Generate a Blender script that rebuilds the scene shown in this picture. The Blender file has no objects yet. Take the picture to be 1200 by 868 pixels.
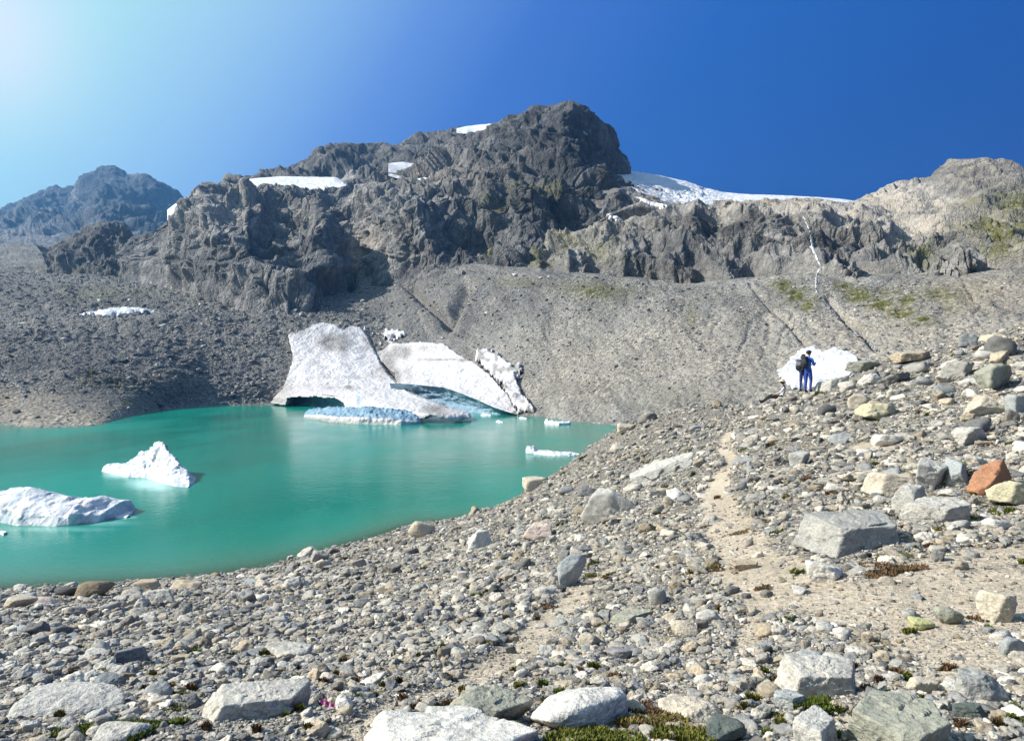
import bpy, math
import numpy as np
from mathutils import Vector, Matrix, Euler
from mathutils.bvhtree import BVHTree

SC = bpy.context.scene
COL = SC.collection
R = math.radians
F = 850.0            # focal length in photo pixels (photo is 1200 x 868)
CZ = 10.0            # eye height above the lake surface (z = 0)
SUN_AZ, SUN_EL = R(-93), R(37)
rng = np.random.default_rng(7)

def P(px, py, d):
    px = np.asarray(px, float); py = np.asarray(py, float); d = np.asarray(d, float)
    return np.stack([(px-600)/F*d, d+0*px, CZ+(434-py)/F*d], -1)

# ------------------------------------------------------------------ noise
_pr = np.random.default_rng(3)
PERM = _pr.permutation(256).astype(np.int64)
PERM = np.concatenate([PERM, PERM, PERM])
GR = _pr.normal(size=(256, 3)); GR /= np.linalg.norm(GR, axis=1)[:, None]
RND = _pr.random((256, 6))

def _h(i, j, k):
    return PERM[PERM[PERM[i & 255] + (j & 255)] + (k & 255)]

def perlin(p):
    f = np.floor(p); i = f.astype(np.int64); t = p-f
    u = t*t*t*(t*(t*6-15)+10)
    out = 0
    for a in (0, 1):
        wa = u[..., 0] if a else 1-u[..., 0]
        for b in (0, 1):
            wb = u[..., 1] if b else 1-u[..., 1]
            for c in (0, 1):
                wc = u[..., 2] if c else 1-u[..., 2]
                g = GR[_h(i[..., 0]+a, i[..., 1]+b, i[..., 2]+c)]
                out = out + wa*wb*wc*((t[..., 0]-a)*g[..., 0]+(t[..., 1]-b)*g[..., 1]+(t[..., 2]-c)*g[..., 2])
    return out*1.5

def fbm(p, o=4, g=.5):
    s = 0; a = 1; n = 0
    for k in range(o):
        s = s + a*perlin(p*(2.03**k)+k*17.3); n += a; a *= g
    return s/n

def ridged(p, o=4, g=.5):
    s = 0; a = 1; n = 0
    for k in range(o):
        s = s + a*(1-np.abs(perlin(p*(2.07**k)+k*11.7))*2); n += a; a *= g
    return s/n

def worley(p):
    f = np.floor(p); i = f.astype(np.int64)
    sh = p.shape[:-1]
    f1 = np.full(sh, 9.); f2 = np.full(sh, 9.); hid = np.zeros(sh, np.int64); vec = np.zeros(p.shape)
    for a in (-1, 0, 1):
        for b in (-1, 0, 1):
            for c in (-1, 0, 1):
                h = _h(i[..., 0]+a, i[..., 1]+b, i[..., 2]+c)
                q = f+np.array([a, b, c])+RND[h, :3]
                dv = p-q; d = np.sqrt((dv**2).sum(-1))
                nr = d < f1
                f2 = np.where(nr, f1, np.minimum(f2, d))
                hid = np.where(nr, h, hid); vec = np.where(nr[..., None], dv, vec)
                f1 = np.where(nr, d, f1)
    return f1, f2, hid, vec

def blocky(p):
    f1, f2, h, v = worley(p)
    t = RND[h, 3:6]-.5
    return (RND[h, 0]-.5)*.9 + (v*t*2.2).sum(-1)

def sstep(a, b, x):
    t = np.clip((x-a)/(b-a+1e-12), 0, 1)
    return t*t*(3-2*t)

# ------------------------------------------------------------------ nodes
class NT:
    def __init__(s, tree): s.t = tree; s.n = tree.nodes; s.l = tree.links
    def a(s, typ, **kw):
        n = s.n.new(typ)
        for k, v in kw.items(): setattr(n, k, v)
        return n
    def link(s, o, i): s.l.new(o, i)
    def inp(s, sock, v):
        if hasattr(v, 'is_linked') or isinstance(v, bpy.types.NodeSocket): s.l.new(v, sock)
        else: sock.default_value = v
    def math(s, op, a, b=0.0, c=0.0, clamp=False):
        n = s.a('ShaderNodeMath', operation=op, use_clamp=clamp)
        s.inp(n.inputs[0], a); s.inp(n.inputs[1], b)
        if len(n.inputs) > 2: s.inp(n.inputs[2], c)
        return n.outputs[0]
    def mix(s, f, a, b, blend='MIX'):
        n = s.a('ShaderNodeMix', data_type='RGBA', blend_type=blend)
        s.inp(n.inputs[0], f); s.inp(n.inputs[6], c4(a)); s.inp(n.inputs[7], c4(b))
        return n.outputs[2]
    def ramp(s, f, stops, interp='LINEAR'):
        n = s.a('ShaderNodeValToRGB'); n.color_ramp.interpolation = interp
        e = n.color_ramp.elements
        while len(e) < len(stops): e.new(1)
        for x, (pos, col) in zip(e, stops): x.position = pos; x.color = c4(col)
        s.inp(n.inputs[0], f); return n.outputs[0]
    def rng(s, f, a, b, c=0.0, d=1.0):
        n = s.a('ShaderNodeMapRange'); s.inp(n.inputs[0], f)
        for k, v in enumerate((a, b, c, d)): s.inp(n.inputs[k+1], v)
        return n.outputs[0]
    def noise(s, vec, scale, detail=4, rough=.55, dist=0.0):
        n = s.a('ShaderNodeTexNoise'); s.inp(n.inputs['Vector'], vec)
        n.inputs['Scale'].default_value = scale; n.inputs['Detail'].default_value = detail
        n.inputs['Roughness'].default_value = rough; n.inputs['Distortion'].default_value = dist
        return n.outputs[0]
    def voro(s, vec, scale, feature='F1', out=0):
        n = s.a('ShaderNodeTexVoronoi', feature=feature); s.inp(n.inputs['Vector'], vec)
        n.inputs['Scale'].default_value = scale
        return n.outputs[out]
    def pos(s): return s.a('ShaderNodeNewGeometry').outputs['Position']
    def attr(s, name, typ='GEOMETRY', out='Fac'):
        n = s.a('ShaderNodeAttribute', attribute_name=name, attribute_type=typ); return n.outputs[out]
    def scale(s, v, xyz):
        n = s.a('ShaderNodeVectorMath', operation='MULTIPLY'); s.inp(n.inputs[0], v); n.inputs[1].default_value = xyz
        return n.outputs[0]
    def bump(s, h, strength, dist):
        n = s.a('ShaderNodeBump'); s.inp(n.inputs['Height'], h)
        n.inputs['Strength'].default_value = strength; n.inputs['Distance'].default_value = dist
        return n.outputs[0]

def c4(c):
    if isinstance(c, bpy.types.NodeSocket): return c
    return (c[0], c[1], c[2], c[3] if len(c) > 3 else 1.0)

def material(name, build, spec=.25):
    m = bpy.data.materials.new(name); m.use_nodes = True
    nt = NT(m.node_tree); b = m.node_tree.nodes['Principled BSDF']
    b.inputs['Roughness'].default_value = .85
    b.inputs['Specular IOR Level'].default_value = spec
    build(nt, b)
    return m

def plain(name, col, rough=.8, var=.12, sc=30):
    def f(nt, b):
        n = nt.noise(nt.pos(), sc, 4)
        lo = tuple(x*(1-var*1.6) for x in col); hi = tuple(min(1, x*(1+var)) for x in col)
        nt.link(nt.ramp(n, [(.3, lo), (.7, hi)]), b.inputs['Base Color']); b.inputs['Roughness'].default_value = rough
    return material(name, f)

# ------------------------------------------------------------------ objects
def prop(o, label=None, cat=None, group=None, kind=None):
    for k, v in (('label', label), ('category', cat), ('group', group), ('kind', kind)):
        if v: o[k] = v
    return o

def link(name, me, parent=None):
    o = bpy.data.objects.new(name, me); COL.objects.link(o)
    if parent: o.parent = parent
    return o

def np_mesh(name, V, faces, mat=None, attrs=None, smooth=True, mats=None, fmat=None):
    """faces: (n,4) or (n,3) int array or list of such"""
    me = bpy.data.meshes.new(name)
    V = np.ascontiguousarray(V.reshape(-1, 3), np.float32)
    fl = faces if isinstance(faces, list) else [faces]
    fl = [np.asarray(f, np.int32) for f in fl if len(f)]
    idx = np.concatenate([f.ravel() for f in fl])
    tot = np.concatenate([np.full(len(f), f.shape[1], np.int32) for f in fl])
    st = np.concatenate([[0], np.cumsum(tot)[:-1]]).astype(np.int32)
    me.vertices.add(len(V)); me.vertices.foreach_set('co', V.ravel())
    me.loops.add(len(idx)); me.loops.foreach_set('vertex_index', idx)
    me.polygons.add(len(tot)); me.polygons.foreach_set('loop_start', st)
    me.polygons.foreach_set('use_smooth', np.full(len(tot), smooth))
    for m in (mats or ([mat] if mat else [])): me.materials.append(m)
    if fmat is not None: me.polygons.foreach_set('material_index', np.asarray(fmat, np.int32))
    for k, a in (attrs or {}).items():
        t = me.attributes.new(k, 'FLOAT', 'POINT'); t.data.foreach_set('value', np.ascontiguousarray(a, np.float32).ravel())
    me.update(calc_edges=True)
    me.validate()
    return me

def grid_faces(nv, nu, wrap=False):
    i = np.arange(nv-1)[:, None]; j = np.arange(nu if wrap else nu-1)[None, :]
    j2 = (j+1) % nu
    return np.stack([i*nu+j, i*nu+j2, (i+1)*nu+j2, (i+1)*nu+j], -1).reshape(-1, 4)

def normals(V):
    du = np.gradient(V, axis=1); dv = np.gradient(V, axis=0)
    n = np.cross(du, dv); n /= np.linalg.norm(n, axis=-1)[..., None]+1e-9
    return n

def bvh_of(V, step=2):
    S = V[::step, ::step]
    return BVHTree.FromPolygons(S.reshape(-1, 3).tolist(), grid_faces(*S.shape[:2]).tolist())

CAM = Vector((0, 0, CZ))
def cast(bvh, px, py):
    d = Vector(((px-600)/F, 1, (434-py)/F)); L = d.length
    hit = bvh.ray_cast(CAM, d/L, 5000)
    return hit          # location, normal, index, distance

def gsm(a, w):
    k = np.exp(-.5*(np.arange(-3*w, 3*w+1)/w)**2); k /= k.sum()
    return np.convolve(np.pad(a, 3*w, mode='edge'), k, 'valid')

def loft(rows, x0, x1, nu, nsub):
    """rows of (px,py,depth) feature lines -> (nv,nu,3) points, plus the px, py, row grids"""
    u = np.linspace(x0, x1, nu); w = max(1, int(8/((x1-x0)/nu)))
    py = []; dd = []
    for r in rows:
        r = np.array(sorted(r), float)
        py.append(np.interp(u, r[:, 0], r[:, 1])); dd.append(gsm(np.interp(u, r[:, 0], r[:, 2]), w))
    py = np.array(py); dd = np.array(dd); n = len(rows)
    t = np.concatenate([np.linspace(k, k+1, (nsub[k] if isinstance(nsub, (list, tuple)) else nsub), endpoint=False) for k in range(n-1)]+[[n-1]])
    k = np.minimum(t.astype(int), n-2); f = (t-k)[:, None]
    def cr(A):
        p0 = A[np.maximum(k-1, 0)]; p1 = A[k]; p2 = A[k+1]; p3 = A[np.minimum(k+2, n-1)]
        c = .35
        m1 = c*(p2-p0); m2 = c*(p3-p1)
        return (2*f**3-3*f**2+1)*p1+(f**3-2*f**2+f)*m1+(-2*f**3+3*f**2)*p2+(f**3-f**2)*m2
    PY = cr(py); D = cr(dd); U = np.broadcast_to(u, PY.shape)
    return P(U, PY, D), U, PY, np.broadcast_to(t[:, None], PY.shape)

def blob(U, PY, lst):
    a = np.zeros(U.shape)
    for (x, y, rx, ry, s) in lst:
        a = np.maximum(a, s*np.exp(-((U-x)/rx)**2-((PY-y)/ry)**2))
    return a

def facet(p, n=4):
    """continuous relief of flat facets meeting in sharp ridges"""
    r = np.random.default_rng(21); out = np.full(p.shape[:-1], -9.)
    for k in range(n):
        dv = r.normal(size=3); dv /= np.linalg.norm(dv); x = p@dv+.45*perlin(p*.6+k*13.7)+r.random()
        out = np.maximum(out, np.abs(2*(x-np.floor(x))-1)*r.uniform(.7, 1.1))
    return out-.75

def rock_disp(X, s, gul=1.0, shear=.35):
    """metres of relief for jointed rock of block size s"""
    w = X+np.stack([perlin(X/(2.2*s)+9), perlin(X/(2.2*s)+31), perlin(X/(2.2*s)+53)], -1)*.9*s
    g = X.copy(); g[..., 0] += shear*X[..., 2]; g[..., 2] *= .38
    d = gul*1.5*s*(ridged(g/(5.5*s), 3)-.55)
    q = w.copy(); q[..., 2] *= .6; q[..., 0] += shear*q[..., 2]
    d += 3.0*s*(.5-worley(q*np.array([1, 1, .8])/(7.5*s)+2)[0])+.9*s*(.5-worley(q/(3.2*s))[0])
    d += 1.25*s*facet(w/(5.0*s)+8) + .40*s*facet(w/(2.3*s)) + .15*s*facet(w/(.95*s)+5) + .22*s*blocky(q/(2.1*s))
    f1, f2, _, _ = worley(q*np.array([1.1, 1.1, .8])/(1.9*s)+4)
    d -= .22*s*sstep(.10, .0, f2-f1)
    d += .13*s*blocky(w/(.8*s)+7) + .08*s*facet(w/(.42*s)+3) + .07*s*fbm(X/(.6*s), 3)
    return d

# ------------------------------------------------------------------ materials of the setting
def rock_mat(name, dark, mid, light, sc, moss=(.12, .115, .03), tan=(.36, .29, .20), bump=.6):
    """jointed rock; attributes tone (-1..1), moss, tan, wet"""
    def f(nt, b):
        p = nt.pos()
        n1 = nt.noise(p, .55/sc, 6, .62)
        n2 = nt.noise(nt.scale(p, (1, 1, .3)), 2.2/sc, 5, .65)
        cr = nt.voro(p, 1.7/sc, 'DISTANCE_TO_EDGE')
        v = nt.math('ADD', nt.math('MULTIPLY', n1, .55), nt.math('MULTIPLY', n2, .45))
        v = nt.math('ADD', v, nt.math('MULTIPLY', nt.attr('tone'), .3))
        col = nt.ramp(v, [(.28, dark), (.5, mid), (.72, light)])
        fine = nt.noise(p, 7/sc, 4, .7)
        col = nt.mix(1.0, col, nt.ramp(fine, [(.3, (.62, .62, .64)), (.7, (1.25, 1.23, 1.2))]), 'MULTIPLY')
        col = nt.mix(nt.math('MULTIPLY', nt.attr('tan'), nt.rng(n1, .3, .65)), col, tan)
        ms = nt.math('MULTIPLY', nt.attr('moss'), nt.rng(nt.noise(p, 2.2/sc, 5, .7), .38, .52, 0.0, 1.3), clamp=True)
        col = nt.mix(ms, col, nt.ramp(fine, [(.35, tuple(x*.6 for x in moss)), (.7, tuple(x*1.5 for x in moss))]))
        col = nt.mix(nt.attr('wet'), col, (.035, .036, .04))
        nt.link(col, b.inputs['Base Color'])
        h = nt.math('ADD', nt.math('MULTIPLY', n2, 1.0), nt.math('MULTIPLY', nt.rng(cr, 0, .09), .35))
        h = nt.math('ADD', h, nt.math('MULTIPLY', fine, .35))
        nt.link(nt.bump(h, bump, .55*sc), b.inputs['Normal'])
        b.inputs['Roughness'].default_value = .9
    return material(name, f, .15)

def scree_mat(name):
    def f(nt, b):
        p = nt.pos()
        n1 = nt.noise(p, .03, 5, .6); n2 = nt.noise(p, 1.1, 5, .7)
        v1 = nt.voro(p, 1.6); v2 = nt.voro(p, .7)
        cell = nt.a('ShaderNodeSeparateColor'); nt.link(nt.voro(p, 1.9, out=1), cell.inputs[0])
        v = nt.math('ADD', nt.math('MULTIPLY', n1, .5), nt.math('MULTIPLY', n2, .5))
        v = nt.math('ADD', v, nt.math('MULTIPLY', nt.attr('tone'), .3))
        col = nt.ramp(v, [(.25, (.085, .085, .09)), (.48, (.17, .165, .155)), (.75, (.31, .295, .27))])
        col = nt.mix(nt.attr('tan'), col, nt.ramp(n2, [(.3, (.20, .165, .12)), (.7, (.40, .345, .27))]))
        col = nt.mix(nt.rng(nt.noise(p, .07, 4, .6), .40, .58, .15, 1.0), col, nt.ramp(cell.outputs[0], [(0, (.55, .55, .56)), (.5, (1.02, 1.0, .98)), (1, (1.6, 1.55, 1.46))]), 'MULTIPLY')
        ms = nt.math('MULTIPLY', nt.attr('moss'), nt.rng(nt.noise(p, .5, 5, .75), .40, .54, 0.0, 1.35), clamp=True)
        col = nt.mix(ms, col, nt.ramp(n2, [(.35, (.045, .05, .014)), (.7, (.15, .14, .035))]))
        col = nt.mix(nt.attr('wet'), col, (.03, .031, .033))
        nt.link(col, b.inputs['Base Color'])
        h = nt.math('ADD', nt.math('MULTIPLY', v1, -.6), nt.math('MULTIPLY', v2, -.9))
        nt.link(nt.bump(nt.math('ADD', h, n2), .9, .6), b.inputs['Normal'])
        b.inputs['Roughness'].default_value = .95
    return material(name, f, .1)

def snow_mat(name, col=(.86, .87, .90), dirt=(.13, .115, .095), sc=1.0, dirtiness=.5):
    def f(nt, b):
        p = nt.pos()
        n = nt.noise(p, .35/sc, 6, .68); n2 = nt.noise(p, 3/sc, 5, .75)
        pk = nt.noise(p, .12/sc, 3)
        c = nt.mix(nt.math('MULTIPLY', nt.rng(pk, .4, .7), .5), col, tuple(x*y for x, y in zip(col, (1.02, .93, .90))))
        d = nt.math('MULTIPLY', nt.rng(nt.math('ADD', nt.math('MULTIPLY', n, .6), nt.math('MULTIPLY', n2, .4)), .5, .72), dirtiness)
        d = nt.math('ADD', d, nt.math('MULTIPLY', nt.attr('dirt'), nt.rng(n2, .3, .6)), clamp=True)
        c = nt.mix(d, c, dirt)
        grit = nt.rng(nt.noise(p, 1.5/sc, 6, .85), .56, .66)
        c = nt.mix(nt.math('MULTIPLY', grit, dirtiness*.55), c, tuple(x*.8 for x in dirt))
        st = nt.noise(nt.scale(p, (1.0, .12, .25)), .5/sc, 4, .7)
        c = nt.mix(nt.math('MULTIPLY', nt.rng(st, .52, .64), dirtiness*.6), c, tuple(x*.72 for x in col))
        c = nt.mix(nt.attr('blue'), c, nt.ramp(n, [(.3, (.085, .20, .31)), (.7, (.27, .41, .50))]))
        nt.link(c, b.inputs['Base Color'])
        sp = nt.voro(p, .9/sc)
        nt.link(nt.bump(nt.math('ADD', nt.math('ADD', n, nt.math('MULTIPLY', n2, .5)), nt.math('MULTIPLY', sp, .7)), .8, .6*sc), b.inputs['Normal'])
        b.inputs['Roughness'].default_value = .6
        b.inputs['Subsurface Weight'].default_value = 0
    return material(name, f, .3)

M = {}
M['scree'] = scree_mat('scree')
M['massif'] = rock_mat('massif_rock', (.048, .049, .052), (.155, .152, .148), (.41, .39, .36), 6)
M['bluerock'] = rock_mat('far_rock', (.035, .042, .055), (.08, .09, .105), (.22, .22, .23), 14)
M['cliff'] = rock_mat('cliff_rock', (.07, .069, .068), (.225, .215, .20), (.50, .46, .41), 3.5)
M['snow'] = snow_mat('snow', (.70, .705, .72), dirtiness=.25, sc=3)
M['ice'] = snow_mat('glacier_ice', (.60, .575, .57), dirtiness=.34, sc=.8)
M['berg'] = snow_mat('iceberg_ice', (.72, .73, .745), dirtiness=.12, sc=.5)

# ------------------------------------------------------------------ the far bank and its scree
def finish_terrain(name, V, U, PY, mat, tone=(), moss=(), tan=(), wet=(), label=None, cat=None, streak=0):
    a = dict(tone=np.clip(blob(U, PY, [t for t in tone if t[4] > 0])-blob(U, PY, [t[:4]+(-t[4],) for t in tone if t[4] < 0])+streak, -1, 1),
             moss=blob(U, PY, moss), tan=blob(U, PY, tan), wet=blob(U, PY, wet))
    me = np_mesh(name, V, grid_faces(*V.shape[:2]), mat, a)
    o = link(name, me)
    prop(o, label, cat, kind='structure')
    return o

shore = [(-400, 514), (-200, 510), (-80, 506), (0, 497), (40, 501), (80, 500), (115, 499), (150, 489), (190, 480), (240, 476), (320, 474), (400, 476), (450, 478), (520, 480), (570, 484), (620, 487), (680, 494), (735, 500), (850, 519), (1000, 530), (1100, 531), (1200, 534), (1500, 540)]
sh = [(x, y, 8500/(y-434)) for x, y in shore]
bank_rows = [
    [(x, 434+850*14/(d-16), d-16) for x, y, d in sh],
    sh,
    [(-400, 440, 140), (-200, 440, 155), (0, 455, 160), (80, 455, 160), (150, 455, 175), (240, 448, 212), (330, 440, 226), (450, 440, 230), (520, 440, 212), (620, 440, 185), (735, 450, 150), (850, 460, 120), (1000, 460, 105), (1100, 450, 100), (1200, 440, 98), (1500, 430, 90)],
    [(-400, 385, 215), (-200, 385, 220), (0, 400, 215), (150, 398, 228), (240, 398, 245), (330, 392, 255), (450, 395, 265), (520, 395, 245), (620, 390, 215), (735, 400, 178), (850, 410, 148), (1000, 410, 130), (1100, 400, 122), (1200, 390, 115), (1500, 375, 105)],
    [(-400, 340, 290), (-200, 340, 300), (0, 350, 300), (150, 355, 300), (240, 358, 300), (330, 360, 288), (450, 360, 300), (520, 350, 285), (620, 350, 245), (735, 355, 210), (850, 365, 182), (1000, 365, 160), (1100, 360, 148), (1200, 360, 138), (1500, 340, 120)],
    [(-400, 285, 430), (-200, 290, 430), (0, 314, 430), (100, 308, 450), (160, 318, 430), (230, 325, 390), (330, 345, 320), (400, 325, 360), (450, 300, 390), (520, 310, 330), (570, 312, 305), (620, 318, 275), (700, 322, 250), (800, 335, 230), (850, 330, 220), (920, 325, 210), (1000, 325, 195), (1100, 322, 180), (1200, 318, 168), (1500, 305, 145)],
    [(-400, 262, 560), (-200, 272, 560), (0, 285, 600), (100, 288, 600), (160, 295, 520), (230, 310, 450), (330, 335, 370), (450, 290, 440), (520, 300, 380), (620, 312, 320), (800, 330, 270), (1000, 320, 240), (1200, 312, 210), (1500, 300, 190)],
]
bV, bU, bPY, bT = loft(bank_rows, -400, 1500, 1250, [14, 60, 85, 85, 90, 40])
bn = normals(bV); bn *= np.sign(bn[..., 2:3])
damp = sstep(.9, 1.5, bT)
bmoss = blob(bU, bPY, [(700, 340, 45, 10, .75), (810, 372, 8, 14, .5), (918, 336, 14, 7, 1.2), (932, 345, 14, 8, 1.3), (948, 356, 12, 8, 1.0), (988, 336, 12, 6, 1.2), (1006, 344, 16, 7, 1.4), (1030, 353, 18, 7, 1.4), (1056, 364, 18, 7, 1.3), (1082, 377, 16, 7, 1.0), (1040, 340, 16, 5, 1.0), (1066, 350, 18, 6, 1.0), (1100, 345, 40, 9, .7), (1120, 360, 20, 8, .6)])
g = bV.copy()
chan = np.abs(perlin(np.stack([bU/46+1.1*fbm(bV/40, 3), bT*.28+.5*perlin(bV/60), 0*bT], -1)))*2
d = 2.6*fbm(bV/32, 4)+.9*fbm(bV/6, 3)-.55*sstep(.22, 0, chan)*sstep(2.2, 3.6, bT)
fan = sstep(430, 520, bU)
d = d*damp*(1-.45*fan)+.5*blocky(bV/2.2)*np.where(bU < 420, .7, .3)*damp+fan*damp*.8*fbm(np.stack([bU/34.0+1.6*fbm(bV/45, 3), bT*1.1, 0*bT+9], -1), 3)
# larger rubble heaps on the left bank
left = sstep(430, 250, bU)*damp*sstep(1.6, 2.3, bT)
d += left*(.5*blocky(bV/4.5)+1.8*fbm(bV/22, 3))
# mud delta at the left shore
mud = sstep(215, 120, bU)*sstep(2.05, 1.75, bT)
d *= 1-.75*mud
# gullies below the massif
for (xa, ya, xb, yb, w, dep) in [(440, 300, 520, 370, 5, 5), (545, 335, 525, 378, 6, 4.5), (405, 270, 410, 330, 6, 6), (970, 350, 1030, 410, 3, 1.5), (880, 335, 945, 400, 2.5, 1)]:
    t = np.clip(((bU-xa)*(xb-xa)+(bPY-ya)*(yb-ya))/((xb-xa)**2+(yb-ya)**2), 0, 1)
    dist = np.hypot(bU-xa-t*(xb-xa), bPY-ya-t*(yb-ya))
    d -= dep*np.exp(-(dist/w)**2)
bV = bV+bn*d[..., None]
far_bank = finish_terrain('far_bank', bV, bU, bPY, M['scree'], streak=np.clip(.6*fan*fbm(np.stack([bU/7.0+5*fbm(bV/60, 3)+bT*5, bT*1.6, 0*bT], -1), 3)+.9*fan*fbm(np.stack([bU/26.0+2*fbm(bV/50, 3), bT*1.3, 0*bT+5], -1), 3), -.75, .75),
    tone=[(120, 430, 220, 40, -.55), (40, 340, 250, 40, -.2), (330, 345, 90, 30, -.5), (480, 350, 120, 45, -.25), (650, 420, 120, 60, .25), (800, 410, 160, 60, .45), (1050, 400, 200, 60, .8), (90, 490, 120, 12, .5)],
    moss=[(110, 345, 60, 10, .4), (108, 441, 6, 5, .9), (150, 472, 7, 3, .8), (140, 450, 50, 10, .35), (700, 340, 45, 10, .75), (810, 372, 8, 14, .5), (918, 336, 14, 7, 1.2), (932, 345, 14, 8, 1.3), (948, 356, 12, 8, 1.0), (988, 336, 12, 6, 1.2), (1006, 344, 16, 7, 1.4), (1030, 353, 18, 7, 1.4), (1056, 364, 18, 7, 1.3), (1082, 377, 16, 7, 1.0), (1040, 340, 16, 5, 1.0), (1066, 350, 18, 6, 1.0), (1100, 345, 40, 9, .7), (1120, 360, 20, 8, .6), (610, 330, 30, 6, .5)],
    tan=[(90, 488, 130, 15, .55), (20, 470, 60, 14, .6), (1150, 345, 90, 30, .8), (1060, 385, 160, 40, .55), (850, 420, 200, 70, .38), (680, 440, 90, 60, .28)],
    wet=[(160, 330, 3, 25, .5), (960, 345, 4, 25, .35), (1000, 385, 10, 10, .4)],
    label='grey scree and rubble slope on the far side of the lake', cat='slope')
B_bank = bvh_of(bV)

# ------------------------------------------------------------------ mountains
def mountain(name, rows, x0, x1, nu, nsub, s, mat, amp_rows, gul=1.0, toe=0.0, calm=None, **kw):
    V, U, PY, T = loft(rows, x0, x1, nu, nsub)
    n = normals(V); n *= -np.sign((n*V).sum(-1))[..., None]
    amp = np.interp(T, np.arange(len(rows)), amp_rows)*(calm(U) if calm else 1.0)
    V = V+n*(amp*rock_disp(V, s, gul))[..., None]
    V[..., 1] -= toe*sstep(3.2, 1.5, T)*fbm(np.stack([V[..., 0]/(4.5*s), 0*T+3, 0*T], -1), 3)
    return finish_terrain(name, V, U, PY, mat, **kw), V

def back(row, dpy, dd):
    return [(x, y+dpy, d+dd) for x, y, d in row]

# far blue peak on the left
r_lp = [(-400, 235, 1750), (-300, 262, 1750), (-160, 276, 1750), (-60, 262, 1750), (0, 246, 1750), (22, 238, 1750), (45, 228, 1750), (66, 220, 1750), (88, 221, 1750), (92, 211, 1750), (110, 203, 1750), (128, 196, 1750), (135, 196, 1750), (148, 206, 1750), (166, 206, 1750), (176, 209, 1750), (192, 217, 1750), (204, 228, 1750), (212, 240, 1750), (214, 256, 1750), (224, 268, 1750), (260, 285, 1750)]
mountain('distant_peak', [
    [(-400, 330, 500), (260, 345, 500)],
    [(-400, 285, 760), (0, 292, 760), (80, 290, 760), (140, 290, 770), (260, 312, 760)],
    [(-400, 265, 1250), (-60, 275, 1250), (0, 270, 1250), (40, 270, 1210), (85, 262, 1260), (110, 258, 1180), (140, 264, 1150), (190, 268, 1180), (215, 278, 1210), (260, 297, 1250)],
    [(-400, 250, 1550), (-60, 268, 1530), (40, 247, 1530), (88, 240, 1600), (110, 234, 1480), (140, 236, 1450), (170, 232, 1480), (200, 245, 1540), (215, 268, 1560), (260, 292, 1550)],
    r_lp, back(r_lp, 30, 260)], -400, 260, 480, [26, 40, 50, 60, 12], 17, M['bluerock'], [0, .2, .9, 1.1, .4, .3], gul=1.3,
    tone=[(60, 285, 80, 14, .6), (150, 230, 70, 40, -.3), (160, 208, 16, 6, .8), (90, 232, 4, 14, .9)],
    label='distant dark blue peak at the left edge', cat='mountain')

# small dark knoll in front of it
r_k = [(55, 300, 455), (64, 295, 450), (72, 289, 450), (84, 281, 450), (97, 275, 450), (108, 266, 450), (120, 262, 450), (132, 263, 450), (144, 264, 450), (152, 273, 450), (160, 287, 450), (166, 300, 450), (172, 316, 450)]
mountain('rock_knoll', [
    [(55, 340, 405), (110, 344, 395), (172, 346, 405)],
    [(55, 310, 412), (66, 308, 410), (110, 305, 402), (150, 300, 405), (172, 322, 415)],
    [(55, 302, 430), (70, 294, 425), (100, 285, 420), (125, 280, 418), (150, 285, 425), (172, 318, 430)],
    r_k, back(r_k, 20, 60)], 55, 172, 150, [10, 30, 35, 10], 5, M['massif'], [.4, .9, 1, .5, .3], gul=1.2,
    tone=[(110, 285, 50, 25, -.35)], moss=[(90, 312, 20, 5, .4)], label='small dark rock knoll below the distant peak', cat='hill')

# ridge behind the snowfield
r_b = [(255, 232, 640), (285, 217, 640), (305, 208, 640), (322, 202, 640), (340, 196, 640), (356, 190, 640), (375, 185, 640), (390, 179, 640), (405, 175, 640), (425, 172, 640), (450, 169, 640), (466, 170, 640), (482, 166, 640), (495, 161, 640), (510, 157, 640), (530, 152, 640), (545, 151, 640), (562, 149, 640), (580, 149, 640), (600, 152, 640), (640, 160, 640)]
mountain('back_ridge', [
    [(255, 260, 520), (640, 260, 520)],
    [(255, 240, 540), (300, 216, 545), (340, 208, 550), (400, 214, 545), (450, 205, 545), (520, 195, 550), (640, 195, 550)],
    [(255, 236, 590), (300, 213, 600), (340, 202, 590), (400, 196, 585), (450, 186, 585), (520, 172, 590), (640, 175, 590)],
    r_b, back(r_b, 24, 90)], 255, 640, 400, [8, 40, 40, 8], 9, M['massif'], [.2, .8, 1, .35, .2],
    tone=[(400, 190, 150, 20, -.35), (560, 160, 60, 14, -.4), (400, 200, 25, 8, .6)], label='dark rocky ridge behind the upper snowfields', cat='mountain')

# main massif with the summit block
r_m = [(140, 300, 420), (150, 292, 420), (168, 284, 420), (184, 272, 420), (200, 261, 420), (212, 250, 420), (222, 240, 420), (240, 230, 425), (255, 222, 430), (264, 214, 440), (268, 209, 440), (276, 207, 440), (284, 210, 440), (290, 220, 440), (310, 226, 440), (345, 229, 440), (380, 226, 440), (402, 220, 440), (430, 212, 445), (460, 206, 450), (490, 202, 450), (505, 190, 450), (520, 176, 455), (534, 165, 460), (548, 159, 460), (562, 155, 460), (578, 150, 460), (592, 143, 460), (604, 138, 460), (616, 130, 460), (628, 125, 460), (645, 123, 460), (668, 122, 460), (682, 124, 462), (692, 131, 465), (701, 140, 468), (710, 152, 472), (716, 163, 475), (719, 175, 480), (730, 188, 484), (736, 200, 488), (737, 214, 488), (745, 226, 490), (758, 236, 495), (775, 245, 500), (800, 252, 505)]
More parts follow.
